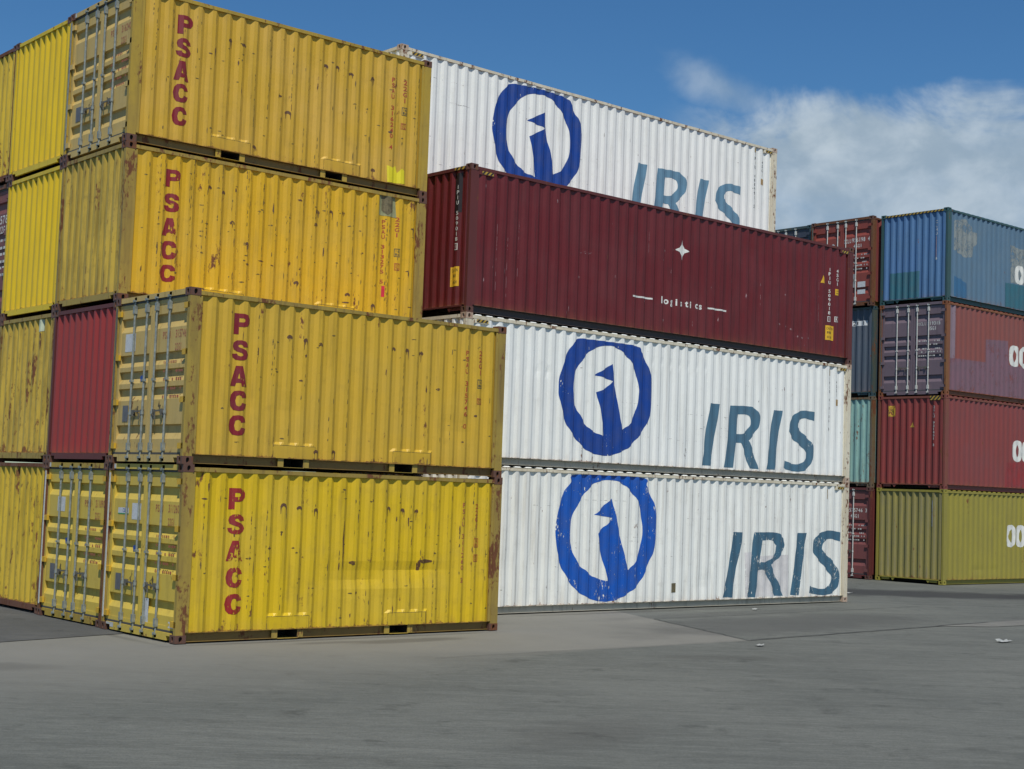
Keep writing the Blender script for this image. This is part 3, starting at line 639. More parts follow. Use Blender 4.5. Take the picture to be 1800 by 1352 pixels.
G_DARK = ground_mat('old_asphalt', (.085, .088, .085), (.120, .121, .114), 21)
def sheet(name, pts, z, mat):
    mb = MB(); mb.face([mb.vert((x, y, z)) for x, y in pts]); o = mb.build(name, mat); o['kind'] = 'structure'; return o
sheet('ground', [(-600, -600), (600, -600), (600, 600), (-600, 600)], -.012, G_ASPH)
sheet('dark_pavement', [(-30, -2.6), (-16.0, -.9), (-2.1, 1.15), (.3, 1.72), (4, 2.35), (4, 18), (-30, 18)], -.004, G_DARK)
sheet('pale_pavement', [(15.4, -2.35), (26, -1.9), (25, -3.2), (16.6, -2.95)], -.004, G_SLAB)
mb = MB()
for (a, b_, wd) in (((9.2, -2.9), (17.5, -2.25), .045), ((9.2, -2.87), (10.65, .75), .025), ((2.5, -2.9), (9.2, -2.88), .012), ((10.65, .75), (20, 1.1), .02)):
    A = Vector((*a, 0)); D = (Vector((*b_, 0))-A); n_ = Vector((-D.y, D.x, 0)).normalized(); rg = random.Random(5); N = 24
    P = [A+D*k/N+n_*rg.uniform(-.02, .02) for k in range(N+1)]
    for k in range(N): mb.face([mb.vert((q.x, q.y, .0005)) for q in (P[k]-n_*wd*.5, P[k+1]-n_*wd*.5, P[k+1]+n_*wd*.5, P[k]+n_*wd*.5)])
o = mb.build('pavement_joints', plain('joint_tar', (.035, .035, .033), .9)); o['kind'] = 'structure'

# ---------------------------------------------------------------- paints
ye1 = paint('yellow_bright_worn', (.67, .455, .010), (.57, .40, .05), rust=.26, streak=.36, wear=.75)
ye2 = paint('yellow_faded', (.60, .375, .030), (.54, .36, .055), rust=.20, streak=.30, wear=.5)
ye3 = paint('yellow_chipped', (.64, .385, .014), (.53, .35, .05), rust=.28, streak=.36, wear=1.0)
ye4 = paint('yellow_sunbleached', (.58, .355, .030), (.61, .385, .085), rust=.20, streak=.35, wear=.6)
yeN = paint('yellow_fresh', (.71, .49, .014), (.64, .45, .03), rust=.12, streak=.18, wear=.15)
yeE = paint('yellow_end_stained', (.55, .38, .05), (.44, .32, .08), rust=.36, streak=.75, wear=.8)
yeR = paint('yellow_end_rusting', (.63, .44, .035), (.56, .40, .06), rust=.36, streak=.45, wear=.9)
yeD = paint('yellow_door_dull', (.56, .40, .13), (.48, .35, .13), rust=.22, streak=.3, wear=0)
yeD1 = paint('yellow_door_clear', (.63, .46, .07), (.55, .41, .10), rust=.24, streak=.3, wear=0)
fr1 = paint('frame_rusty_olive', (.38, .27, .05), (.30, .21, .06), grime=(.15, .10, .04), rust=.46, streak=.6, wear=.5)
fr2 = paint('frame_yellow_worn', (.44, .30, .04), (.36, .25, .06), grime=(.16, .11, .04), rust=.40, streak=.5, wear=.4)
hingeY = paint('yellow_hinge', (.62, .38, .03), (.5, .30, .04), rust=.3, streak=.3, wear=0)
frR = paint('frame_rust_brown', (.17, .07, .04), (.12, .05, .035), rust=.7, streak=.4, wear=.3)
cst = paint('casting_rust', (.13, .065, .045), (.10, .055, .045), grime=(.05, .03, .02), rust=.55, streak=.5, wear=0)
frY = paint('frame_yellow_fresh', (.72, .52, .02), (.6, .44, .05), rust=.25, streak=.3, wear=.2)
white = paint('white_panel', (.83, .84, .79), (.78, .79, .74), grime=(.38, .37, .32), rust=.10, streak=.26, wear=.22)
white2 = paint('white_panel_worn', (.82, .83, .77), (.76, .76, .70), grime=(.34, .31, .25), rust=.16, streak=.36, wear=.35)
whiteF = paint('white_frame', (.72, .67, .52), (.62, .54, .38), grime=(.34, .26, .16), rust=.40, streak=.45, wear=.2)
whiteC = paint('white_casting', (.42, .30, .22), (.55, .48, .38), grime=(.2, .1, .06), rust=.55, streak=.5, wear=0)
mar = paint('maroon_panel', (.13, .013, .015), (.145, .033, .034), grime=(.05, .016, .015), rust=.05, streak=.45, wear=0, rough=.42)
marF = paint('maroon_frame', (.125, .03, .028), (.10, .03, .026), grime=(.06, .025, .02), rust=.30, streak=.35, wear=0)
marC = paint('maroon_casting', (.12, .055, .045), (.10, .05, .04), rust=.40, streak=.4, wear=0)
red2 = paint('plain_red_end', (.30, .036, .034), (.23, .042, .038), grime=(.13, .05, .04), rust=.20, streak=.3, wear=0)
olive = paint('olive_panel', (.31, .27, .045), (.27, .235, .05), grime=(.16, .13, .06), rust=.20, streak=.3, wear=.3)
oliveE = paint('olive_end', (.29, .25, .07), (.24, .22, .08), grime=(.16, .15, .11), rust=.20, streak=.5, wear=.3)
redS = paint('red_side', (.235, .055, .05), (.20, .065, .065), grime=(.12, .05, .04), rust=.12, streak=.3, wear=.1)
redE = paint('red_end', (.25, .04, .035), (.20, .055, .05), grime=(.09, .035, .03), rust=.20, streak=.35, wear=.2)
redF = paint('red_frame', (.22, .06, .045), (.16, .06, .05), rust=.35, streak=.3, wear=.2)
purpS = paint('redbrown_side', (.25, .075, .06), (.22, .085, .075), grime=(.12, .06, .05), rust=.16, streak=.25, wear=.1)
purpD = paint('mauve_door', (.17, .125, .145), (.145, .11, .13), grime=(.08, .06, .06), rust=.18, streak=.3, wear=.1)
purpF = paint('orange_brown_frame', (.24, .085, .035), (.19, .07, .035), rust=.40, streak=.3, wear=.2)
blueS = paint('blue_side_faded', (.10, .18, .26), (.14, .21, .27), grime=(.10, .13, .14), rust=.10, streak=.4, wear=.1)
blueE = paint('blue_end', (.085, .185, .36), (.09, .19, .32), grime=(.05, .09, .15), rust=.12, streak=.35, wear=.2)
tealF = paint('teal_frame', (.035, .095, .10), (.05, .10, .095), grime=(.05, .06, .05), rust=.25, streak=.35, wear=.2)
mint = paint('mint_end', (.26, .45, .40), (.22, .40, .37), grime=(.12, .14, .10), rust=.30, streak=.5, wear=.6)
mintF = paint('mint_rusty_frame', (.16, .12, .08), (.12, .09, .06), rust=.55, streak=.5, wear=.4)
slate = paint('slate_end', (.085, .105, .135), (.10, .10, .115), grime=(.04, .07, .085), rust=.14, streak=.5, wear=.2)
slateF = paint('slate_frame', (.035, .075, .09), (.05, .07, .07), rust=.3, streak=.4, wear=.3)
rdoor = paint('brick_red_door', (.26, .055, .04), (.22, .06, .045), grime=(.09, .04, .035), rust=.22, streak=.3, wear=.1)
rdoor2 = paint('dark_mauve_door', (.20, .06, .055), (.16, .075, .07), grime=(.07, .035, .035), rust=.28, streak=.35, wear=.1)
ddoor = paint('navy_door', (.05, .06, .085), (.05, .055, .07), rust=.12, streak=.3, wear=.1)

red_l = decal('red_lettering', (.21, .006, .012), .35); red_lw = decal('red_lettering_worn', (.24, .008, .012), .6); red_lx = decal('red_lettering_faded', (.30, .014, .012), .66)
red_thin = decal('red_code', (.40, .05, .02), .15); red_pale = decal('red_code_pale', (.40, .10, .05), .5)
blue_l = decal('blue_logo', (.001, .045, .27), .3); blue_l2 = decal('blue_logo_bright', (.001, .085, .43), .45)
steelblue = decal('steel_blue_letters', (.065, .155, .225), .25); steelblue2 = decal('steel_blue_letters_worn', (.045, .125, .19), .5); steelblue3 = decal('steel_blue_pale', (.12, .25, .35), .12)
white_l = decal('white_lettering', (.72, .72, .66), .25); white_lw = decal('white_code', (.62, .60, .55), .5); black_l = decal('black_code', (.04, .05, .05), .3)
rustst = decal('rust_stain', (.12, .055, .018), .6); chip = decal('dark_chips', (.15, .10, .018), .62); creamy = decal('scuffed_cream', (.55, .47, .22), .6)
greasy = decal('grease', (.10, .075, .03), .8)
rustw = decal('rust_weep', (.30, .15, .07), .9)

H, HI, HR = 2.591, 2.8633, 2.8941
PO = ((1.735, 2.093), (3.823, 4.186)); PL = ((1.52, 2.28, .345), (3.76, 4.53, .345))
def ystains(seed, hookpts, nsc, extra=None, zr=(.2, 2.3)):
    def fn(mb, sf):
        hooks(mb, sf, hookpts, seed); scuffs(mb, sf, nsc, seed+1, 2, zr); dashes(mb, sf, int(nsc*.32), seed+2, 2); scuffs(mb, sf, int(nsc*.25), seed+3, 1, zr, 1.5)
        m_ = [rustst, chip]
        for (a, b, z) in PL:                                        # outline of the doubler plates
            for (x0, x1, z0, z1) in ((a, a+.010, .16, z), (b-.010, b, .16, z), (a, b, z, z+.007)): sf.drape(mb, rect(x0, x1, z0, z1), .0015, 2)
        if extra: m_ += extra(mb, sf)
        return m_
    return fn
def marks_box(root, sf, s, z, mat, l1, l2, sw=.12, hh=.15):
    T = frame_rect(s-sw/2, s+sw/2, z-hh, z, .010)+htext(l1, s-sw/2+.015, s+sw/2-.015, z-hh*.45, z-hh*.15)+htext(l2, s-sw/2+.015, s+sw/2-.015, z-hh*.85, z-hh*.55)
    put('size_mark', root, sf, T, mat)
GY = 'yellow twenty-foot containers in the left block'
PY = lambda dx=0, dz=0: 0
# --- front column, two high
hk = [(1.73, 1.99), (2.01, 2.0), (2.31, 1.95), (3.72, 1.98), (3.99, 2.0), (4.26, 1.99)]
def ex1(mb, sf):
    rg = random.Random(4)
    for q in ((4.50, 1.17, .16, .03), (4.36, 1.10, .03, .10), (2.86, 1.45, .02, .35), (3.05, 1.15, .05, .03)): sf.drape(mb, blob(rg, *q), .002, 1)
    return []
c11, s11, e11 = container('bright yellow container with red PSACC letters and worn doors, lowest at the front corner', GY, (0, 0, 0), 0, H, 6.058, ye1, 'door', yeD1, fr1, cst,
    PO, PL, dents=((3.2, .93, .5, .15, .036), (4.3, 1.0, .5, .14, .040), (3.75, .8, .3, .12, -.015), (2.95, 1.5, .15, .4, .012)), pitch=.267, edge=.177, seed=1, amp=.0045,
    doorspec=dict(tilt=-.05, headmat=yeD1, strip=steel_w, hingemat=hingeY), stains=ystains(11, hk, 90, ex1))
psacc(c11, s11, [(.795, 1.068, 1.949, 2.264), (.793, 1.079, 1.58, 1.878), (.79, 1.068, 1.182, 1.485), (.802, 1.077, .79, 1.09), (.802, 1.089, .394, .701)], red_lx)
put('number_marking', c11, s11, vtext('PSAU 311260 2', 5.25, .065, 2.15, .80), red_pale); put('number_marking', c11, s11, vtext('22G1', 5.53, .075, 2.14, 1.70), red_thin)
marks_box(c11, s11, 5.54, 1.55, red_thin, '16', '86'); marks_box(c11, s11, 5.54, 1.28, red_thin, 'DC', '97', .11, .12)
c12, s12, e12 = container('dull yellow container with crisp red PSACC letters, second tier of the front column', GY, (-.03, 0, H), 0, H, 6.058, ye2, 'door', yeD, fr1, cst,
    PO, PL, dents=((5.2, .75, .12, .25, .02), (4.9, .8, .15, .2, .014), (1.1, .95, .12, .25, .012), (1.75, .9, .2, .2, .012)), pitch=.267, edge=.177, seed=2, amp=.0045,
    doorspec=dict(tilt=.03, headmat=yeD, strip=steel_d, hingemat=hingeY), stains=ystains(12, hk+[(2.31, .27), (2.62, .27)], 46))
psacc(c12, s12, [(.763, 1.028, 1.972, 2.285), (.753, 1.027, 1.58, 1.884), (.748, 1.025, 1.192, 1.498), (.756, 1.046, .824, 1.129), (.757, 1.046, .455, .76)], red_l)
put('number_marking', c12, s12, vtext('PSAU 315746 0', 5.23, .065, 2.12, .78), red_thin); put('number_marking', c12, s12, vtext('22G1', 5.52, .08, 2.14, 1.70), red_thin)
marks_box(c12, s12, 5.52, 1.64, black_l, '16', '86'); marks_box(c12, s12, 5.52, 1.32, red_thin, 'DC', '76', .12, .10)
# --- second column, four high
Y2 = 2.527
c21, s21, e21 = container('yellow container with door end showing, on the ground below the dull red end', GY, (.03, Y2, 0), 0, H, 6.058, ye1, 'door', yeD1, frR, cst, PO, seed=3, doorspec=dict(tilt=.04, headmat=fr2, strip=steel_w, hingemat=hingeY))
c22, s22, e22 = container('plain dull red container end above yellow doors, between yellow containers', None, (.045, Y2, H), 0, H, 6.058, red2, 'wall', red2, marF, cst, seed=4, amp=.002)
c23, s23, e23 = container('rust streaked yellow container with red PSACC letters, third tier under the top one', GY, (.035, Y2, 2*H), 0, H, 6.058, ye3, 'wall', yeE, fr1, cst,
    PO, PL, dents=((4.2, .55, .2, .3, .012),), pitch=.267, edge=.177, seed=5, amp=.0045,
    stains=ystains(13, [(1.55, 2.05), (1.82, 2.03), (3.70, 1.97), (3.98, 2.0), (4.25, 2.0), (3.66, 1.75), (2.0, 1.55), (2.3, 1.2), (4.95, .45), (5.0, .25), (4.4, .60), (3.3, .66)], 150))
psacc(c23, s23, [(.736, 1.001, 1.964, 2.254), (.72, 1.005, 1.551, 1.858), (.712, .985, 1.15, 1.449), (.718, .991, .766, 1.072), (.714, .989, .392, .678)], red_lw)
put('number_marking', c23, s23, vtext('PSAU 313275 5', 5.12, .065, 2.05, .86), red_thin); put('number_marking', c23, s23, vtext('22G1', 5.42, .075, 2.14, 1.75), red_thin)
put('red_tape', c23, s23, rect(5.13, 5.185, .63, .83), plain('pink_red_tape', (.62, .02, .05), .5)); marks_box(c23, s23, 5.44, 1.55, black_l, '16', '86', .11, .15); marks_box(c23, s23, 5.45, 1.28, red_thin, 'DC', '76', .10, .13)
put('repair_patch', c23, s23, tess([[(5.0, 2.50), (5.36, 2.50), (5.40, 2.12), (5.0, 2.12)]]), plain('grey_green_primer', (.30, .31, .16), .7, 0, .3, 8)); put('repair_patch', c23, s23, tess([[(5.06, 2.48), (5.30, 2.48), (5.31, 2.22), (5.18, 2.14), (5.06, 2.22)]]), plain('tarnished_metal', (.17, .14, .07), .6, 0, .5, 20), .006)
c24, s24, e24 = container('sun bleached yellow container with red PSACC letters, topmost above the rust streaked one', GY, (.03, Y2, 3*H), 0, H, 6.058, ye4, 'door', yeD, fr2, cst,
    PO, PL, dents=((1.3, 1.3, .25, .4, .010),), pitch=.267, edge=.177, seed=6, amp=.004, doorspec=dict(tilt=.0, headmat=yeD, strip=steel, hingemat=yeD),
    stains=ystains(14, [(1.80, 2.02), (2.08, 2.0), (3.73, 2.0), (4.0, 2.02), (4.27, 2.0), (4.75, 2.0), (3.0, 1.0), (2.35, .30), (4.85, .30)], 70))
psacc(c24, s24, [(.82, 1.097, 1.948, 2.264), (.808, 1.085, 1.56, 1.881), (.792, 1.07, 1.166, 1.493), (.795, 1.07, .798, 1.11), (.796, 1.071, .409, .723)], red_l)
put('number_marking', c24, s24, vtext('PSAU 316240 4', 5.2, .065, 2.12, .76), red_thin); put('number_marking', c24, s24, vtext('22G1', 5.47, .08, 2.12, 1.67), red_thin)
marks_box(c24, s24, 5.48, 1.60, black_l, '16', '86'); marks_box(c24, s24, 5.47, 1.30, red_thin, 'DC', '76', .11, .11)
put('paint_patch', c24, s24, tess([[(5.14, .47), (5.26, .44), (5.34, .49), (5.38, .36), (5.47, .46), (5.53, .42), (5.56, .18), (5.16, .16)]]), plain('lemon_touch_up', (.74, .64, .015), .55, 0, .12, 5))
# --- third and fourth columns
Y3, Y4 = 4.975, 7.41
c31, _, e31 = container('rust spotted yellow container end on the ground left of the doors', GY, (.06, Y3, 0), 0, H, 6.058, ye2, 'wall', yeR, frR, cst, seed=7, amp=.004)
c32, _, e32 = container('streaky yellow container end left of the dull red end', GY, (.06, Y3, H), 0, H, 6.058, ye2, 'wall', yeE, fr1, cst, seed=8, amp=.006)
c33, _, e33 = container('fresh bright yellow container end, third tier, below its twin', GY, (.06, Y3, 2*H), 0, H, 6.058, yeN, 'wall', yeN, frY, cst, seed=9, amp=.0015)
c34, _, e34 = container('fresh bright yellow container end on the top tier against the sky', GY, (.05, Y3, 3*H), 0, H, 6.058, yeN, 'wall', yeN, frY, cst, seed=10, amp=.0015)
container('yellow container at the foot of the fourth column, mostly outside the picture', GY, (.07, Y4, 0), 0, H, 6.058, ye2, 'wall', yeE, fr1, cst, seed=31)
container('yellow container in the second tier of the fourth column, mostly outside the picture', GY, (.07, Y4, H), 0, H, 6.058, ye2, 'wall', yeE, fr1, cst, seed=32)
c43, _, e43 = container('dark red container with white numbers on its doors at the left edge', None, (.09, Y4, 2*H), 0, H, 6.058, rdoor2, 'door', rdoor2, frR, cst, seed=33, doorspec=dict(bars=steel_w))
c44, _, e44 = container('yellow container with rusted brown corner post, top left at the picture edge', GY, (.06, Y4, 3*H), 0, H, 6.058, ye3, 'wall', yeR, frR, cst, seed=34)
E_ = lambda s, z, d: Vector((d, W-s, z))
def on_door(root, es, k, tris, mat, name='number_marking', d=.0475):
    return putflat(name, es.doors[k], E_, tris, mat, d)
for es, t1, t2, t0 in ((e11, '311260', '22G1', 'PSAU'), (e12, '315746', '22G1', 'PSAU'), (e21, '211890', '22G1', 'PSAU'), (e24, '316240', '22G1', 'PSAU')):
    on_door(None, es, 1, htext(t1, 1.95, 2.29, 1.87, 1.99)+htext(t2, 1.95, 2.16, 1.68, 1.79), red_pale); on_door(None, es, 1, htext(t0, 1.55, 1.80, 1.87, 1.98), red_pale)
    rg = random.Random(3); T = []
    for zz in (1.50, 1.36, 1.24, 1.10, .98):                          # rows of load figures too small to read
        x = 1.62
        while x < 2.2:
            wd = rg.uniform(.015, .05); T += rect(x, x+wd, zz, zz+.035) if rg.random() < .7 else []; x += wd+.02
    on_door(None, es, 1, T, red_pale, 'load_marking', .0478)
    on_door(None, es, 0, rect(.34, .53, .64, .89), plain('grey_plate', (.16, .16, .17), .5, .2), 'data_plate', .044)
on_door(None, e11, 0, rect(.31, .67, 1.80, 1.90), whitelabel, 'door_notice'); on_door(None, e11, 0, rect(.31, .67, 1.80, 1.815), plain('green_stripe', (.05, .35, .12), .6), 'door_notice', .0465)
on_door(None, e11, 0, htext('Cubi', .46, .66, 1.83, 1.89), plain('blue_print', (.02, .08, .35), .6), 'door_notice', .0465); on_door(None, e11, 0, rect(.78, 1.08, 1.73, 1.98), whitelabel, 'paper_sheet')
on_door(None, e11, 1, rect(2.13, 2.30, .20, .29), whitelabel, 'small_sticker', .042); on_door(None, e11, 1, rect(2.09, 2.17, .225, .265), yeD1, 'small_sticker', .0415)
on_door(None, e11, 1, rect(1.31, 1.48, .22, .58), whitelabel, 'faded_sticker', .0478)
on_door(None, e21, 0, rect(.50, .80, 1.77, 2.01), whitelabel, 'paper_sheet'); on_door(None, e12, 0, rect(.31, .66, 1.73, 2.01), whitelabel, 'paper_sheet')
for k, es in enumerate((e11, e12, e21, e24)):
    rg = random.Random(20+k)
    for q, s in ((0, .86), (0, .72), (1, 1.52), (1, 1.66)):
        on_door(None, es, q, blob(rg, s+rg.uniform(-.03, .03), .76+rg.uniform(-.05, .1), rg.uniform(.03, .06), rg.uniform(.05, .11), 11, .5), greasy, 'grease_mark', .0482)
for es in (e11, e12, e21): on_door(None, es, 0, blob(random.Random(2), .93, 1.30, .05, .045), plain('blue_print', (.02, .08, .35), .6), 'round_sticker', .046)
on_door(None, e43, 1, htext('131578', 1.55, 2.3, 1.84, 2.0)+htext('22G1', 1.9, 2.3, 1.66, 1.80), white_l)
T = []
for zz in (1.50, 1.36, 1.24, 1.10, .98, .85): T += rect(2.0, 2.12, zz, zz+.05)+rect(2.16, 2.30, zz, zz+.05)
on_door(None, e43, 1, T, white_lw, 'load_marking', .0475)
for rt, es, q in ((c32, e32, (1.75, 2.45)),):
    mbx = MB(); es.drape(mbx, tess([[(1.68, 2.47), (1.90, 2.48), (1.91, 2.28), (1.80, 2.26), (1.70, 2.30)]]), .004); mbx.build('paint_scrape', plain('pale_green_scrape', (.55, .60, .42), .6, 0, .2, 9), rt)
    mbx = MB(); es.drape(mbx, blob(random.Random(8), 1.84, 2.12, .03, .16), .003); mbx.build('rust_stain', rustst, rt)

# ---------------------------------------------------------------- block of white forty-footers with the maroon one
IY = R(.9283); IO = Vector((7.036, 2.4172, 0))
def ipos(u, v, z): return (IO.x+u*math.cos(IY)-v*math.sin(IY), IO.y+u*math.sin(IY)+v*math.cos(IY), z)
GI = 'white forty-foot containers'
def wstains(seed, hp, weep, patch=None):
    def fn(mb, sf):
        scuffs(mb, sf, 46, seed, 1, (.2, 2.6), 1.0)
        rg = random.Random(seed)
        for k in range(9):                                              # broken scrape lines and handling rubs
            s, z, ln = rg.uniform(.5, 10), rg.uniform(.5, 2.4), rg.uniform(.3, 1.6); x = s
            while x < s+ln: q = rg.uniform(.03, .2); sf.drape(mb, rect(x, x+q, z, z+rg.uniform(.004, .009)), .0016, 1); x += q+rg.uniform(.05, .25)
        for s, z, rs, rz in hp: sf.drape(mb, blob(rg, s, z, rs, rz), .0016, 1)
        m_ = [decal('grey_scuffs', (.33, .31, .27), 1.0), rustw]
        if patch: m_.append(patch[1]); [sf.drape(mb, tess([q]), .0018, 3) for q in patch[0]]
        return m_
    return fn
def logo(root, sf, o, h, mat): put('logo', root, sf, tess([softloop(TR[o], 4), softloop(TR[h], 3)]), mat, .003, 'blue ring with a white-beaked bird figure inside')
def iris(root, sf, k, mat, du=0, dz=0):
    sh_ = lambda q: [(x+du, z+dz) for x, z in TR[k+q]]
    for ch, lp in (('I', [sh_('a')]), ('R', [sh_('b'), sh_('c')]), ('I', [sh_('d')]), ('S', [sh_('e')])):
        put('letter', root, sf, tess([softloop(q) for q in lp]), mat, .003, 'steel blue slanted letter '+ch)
kw = dict(pitch=.2809, edge=.373, roofbump=True, gusset=True, sill='open')
i1, si1, ei1 = container('white container with blue bird logo and IRIS letters, scraped, standing on the ground', GI, ipos(0, 0, 0), IY, HI, 12.192, white2, 'wall', white2, whiteF, whiteC, seed=41, amp=.005, dents=((1.0, .9, .5, .3, .015), (7.0, .5, .3, .2, .014), (10.9, 1.1, .3, .3, .012)),
    stains=wstains(5, [(2.95, 1.15, .03, .06), (2.6, .9, .05, .015), (2.85, .9, .04, .012), (5.75, .9, .04, .05), (3.2, .2, .03, .05)], 1.6, ([[(8.38, 1.18), (8.9, 1.20), (8.9, 1.10), (9.9, 1.13), (9.95, .19), (8.42, .19)]], decal('grey_repaint', (.66, .64, .62), .5))), **kw)
logo(i1, si1, 'L1o', 'L1h', blue_l2); iris(i1, si1, 'W1', steelblue2)
put('metal_plate', i1, si1, rect(5.96, 6.13, .33, .53), plain('tarnished_metal', (.17, .14, .07), .6, 0, .5, 20)); put('vent_cover', i1, si1, rect(11.33, 11.40, 2.45, 2.68), plain('ochre_plate', (.42, .30, .12), .6, 0, .5, 20), .004)
i2, si2, ei2 = container('white container with blue bird logo directly below the maroon one', GI, ipos(0, 0, HI), IY, HI, 12.192, white, 'wall', white, whiteF, whiteC, seed=42,
    dents=tuple((1.08+.281*k, 2.01-.03*k, .05, .05, .012) for k in range(5))+tuple((5.2+.281*k, 2.35-.0*k, .05, .05, .010) for k in range(7)), stains=wstains(6, [(6.3, .45, .06, .10)], .8), **kw)
logo(i2, si2, 'L2o', 'L2h', blue_l); iris(i2, si2, 'W2', steelblue)
put('number_marking', i2, si2, vtext('IPIU 418186 8', 11.365, .075, 2.50, 1.20), black_l); put('number_marking', i2, si2, vtext('45G1', 11.64, .075, 2.45, 2.03), black_l)
put('size_sticker', i2, si2, rect(11.60, 11.72, 1.83, 1.98), plain('ochre_sticker', (.45, .28, .10), .6, 0, .4, 30), .004); put('vent_cover', i2, si2, rect(11.33, 11.40, 2.53, 2.70), plain('ochre_plate', (.42, .30, .12), .6, 0, .5, 20), .004)
def mst(mb, sf):
    rg = random.Random(9)
    for x, z0, z1 in ((.75, .5, 1.9), (1.03, .4, 1.7), (1.31, .8, 1.8), (8.7, .8, 1.6), (10.9, .9, 1.7), (5.0, 1.8, 2.3)):
        z = z0
        while z < z1: l = rg.uniform(.05, .3); sf.drape(mb, rect(x-.003, x+.003, z, z+l), .0018, 1); z += l+rg.uniform(.03, .25)
    for k in range(26):
        s, z = rg.uniform(.3, 11.8), rg.uniform(.25, 2.6); sf.drape(mb, blob(rg, s, z, rg.uniform(.006, .02), rg.uniform(.008, .05), 7, .5), .0018, 1)
    for s, z in ((9.45, .72), (9.65, .68), (9.85, .64), (10.1, .5), (10.3, .48), (10.5, .49)): sf.drape(mb, blob(rg, s, z, .03, .02), .0018, 1)
    for q in (1, 2, 3): sf.drape(mb, tess([[(2.9+.1*q, 1.52), (3.02+.1*q, 1.57), (3.02+.1*q, 1.575), (2.9+.1*q, 1.53)]]), .0018, 1)
    return [decal('pale_scratches', (.36, .22, .22), .8)]
i3, si3, ei3 = container('maroon container with a white star and the word logistics, third tier of the middle block', None, ipos(0, 0, 2*HI), IY, HI, 12.192, mar, 'wall', mar, marF, marC, seed=43, stains=mst, amp=.005, dents=((9.8, .6, .5, .2, .014), (3.2, 1.5, .25, .25, .012), (8.6, 2.2, .5, .3, .010), (1.2, .7, .2, .4, .010)), **dict(kw, roofbump=False))
S = tess([[(6.026, 2.206), (6.07, 2.10), (6.125, 2.035), (6.245, 1.982), (6.125, 1.935), (6.07, 1.87), (6.026, 1.758), (5.985, 1.87), (5.935, 1.935), (5.826, 1.978), (5.935, 2.035), (5.985, 2.10)]])
white_s = decal('white_stencil', (.74, .74, .68), .0); put('star_mark', i3, si3, S, white_s, .003)
def lower_one(ch, cx, zb, xh):
    T, a, b, c, d = glyph(ch, .030); ref = glyph('x', .030); k = xh/(ref[4]-ref[3])
    return [[(cx+(x-(a+b)/2)*k*1.05, zb+y*k) for x, y in t] for t in T]
for i, ch in enumerate('logistics'):
    for T in ([lower_one(ch, 5.33+(i+.5)*1.43/9, .765, .105)]): put('letter', i3, si3, T, white_s, .003)
for a, b in ((4.523, 5.122), (6.932, 7.55)): put('dash_mark', i3, si3, rect(a, b, .802, .838), white_l, .003)
put('number_marking', i3, si3, vtext('IPIU 509018', 11.27, .07, 2.27, 1.12), white_l); put('number_marking', i3, si3, vtext('45G1', 11.57, .075, 2.27, 1.85), white_l)
put('check_digit', i3, si3, frame_rect(11.225, 11.315, .96, 1.09, .012)+fit_glyph('1', 11.25, 11.29, .985, 1.065)+frame_rect(11.50, 11.63, .98, 1.11, .012)+fit_glyph('R', 11.53, 11.60, 1.0, 1.09), white_l)
put('warning_triangle', i3, si3, tess([[(10.935, 1.868), (11.12, 1.868), (11.02, 2.06)]]), yellowlabel, .004)
put('size_sticker', i3, si3, rect(11.51, 11.63, 1.63, 1.78), yellowlabel, .004); put('size_sticker', i3, si3, htext('UN', 11.53, 11.61, 1.72, 1.75)+htext('86', 11.53, 11.61, 1.66, 1.69), blackmark, .006)
put('caution_sign', i3, si3, rect(11.17, 11.48, .52, .87), yellowlabel, .004); put('caution_sign', i3, si3, htext('CAUTION', 11.20, 11.46, .77, .83)+htext("9'6\"", 11.21, 11.38, .67, .73)+htext('HIGH', 11.22, 11.41, .56, .62), blackmark, .006)
# marks on the maroon end: s is measured from the far left corner
put('number_marking', i3, ei3, vtext('IPIU 509018', W-.385, .06, 2.49, 1.38), white_l, .004); put('check_digit', i3, ei3, frame_rect(W-.43, W-.35, 1.22, 1.35, .012)+fit_glyph('1', W-.405, W-.375, 1.245, 1.325), white_l, .004)
put('caution_sign', i3, ei3, rect(W-.56, W-.31, .52, .90), yellowlabel, .004); put('caution_sign', i3, ei3, htext('CAUTION', W-.54, W-.33, .80, .86)+htext("9'6\"", W-.50, W-.36, .69, .75)+htext('HIGH', W-.50, W-.34, .57, .63), blackmark, .006)
put('dark_panel', i3, ei3, rect(W-.52, W-.30, 1.95, 2.72), plain('dark_overpaint', (.022, .014, .015), .5), .0025)
# second row of the block
i4, si4, ei4 = container('white container with blue bird logo and IRIS letters, highest of the block against the sky', GI, ipos(.0935, 2.5127, 3*HI), IY, HI, 12.192, white, 'wall', white, whiteF, whiteC, seed=44, stains=wstains(8, [(1.6, 1.9, .3, .006)], .4), **dict(kw, roofbump=False))
logo(i4, si4, 'L4o', 'L4h', blue_l); iris(i4, si4, 'W2', steelblue3, -.005, .022)
put('number_marking', i4, si4, vtext('IPIU 400991 5', 11.345, .075, 2.63, 1.17), black_l); put('number_marking', i4, si4, vtext('45G1', 11.625, .075, 2.46, 2.03), black_l)
put('size_sticker', i4, si4, rect(11.57, 11.70, 1.83, 1.98), plain('ochre_sticker', (.45, .28, .10), .6, 0, .4, 30), .004); put('vent_cover', i4, si4, rect(11.30, 11.38, 2.62, 2.74), plain('ochre_plate', (.42, .30, .12), .6, 0, .5, 20), .004)
for k, nm in ((0, 'white container hidden behind the lowest white one'), (1, 'white container hidden behind the second white one'), (2, 'white container hidden behind the maroon one')):
    container(nm, GI, ipos(.09, 2.5127, k*HI), IY, HI, 12.192, white, 'wall', white, whiteF, whiteC, seed=45+k, pitch=.2809, edge=.373, roofbump=True, sill='open')

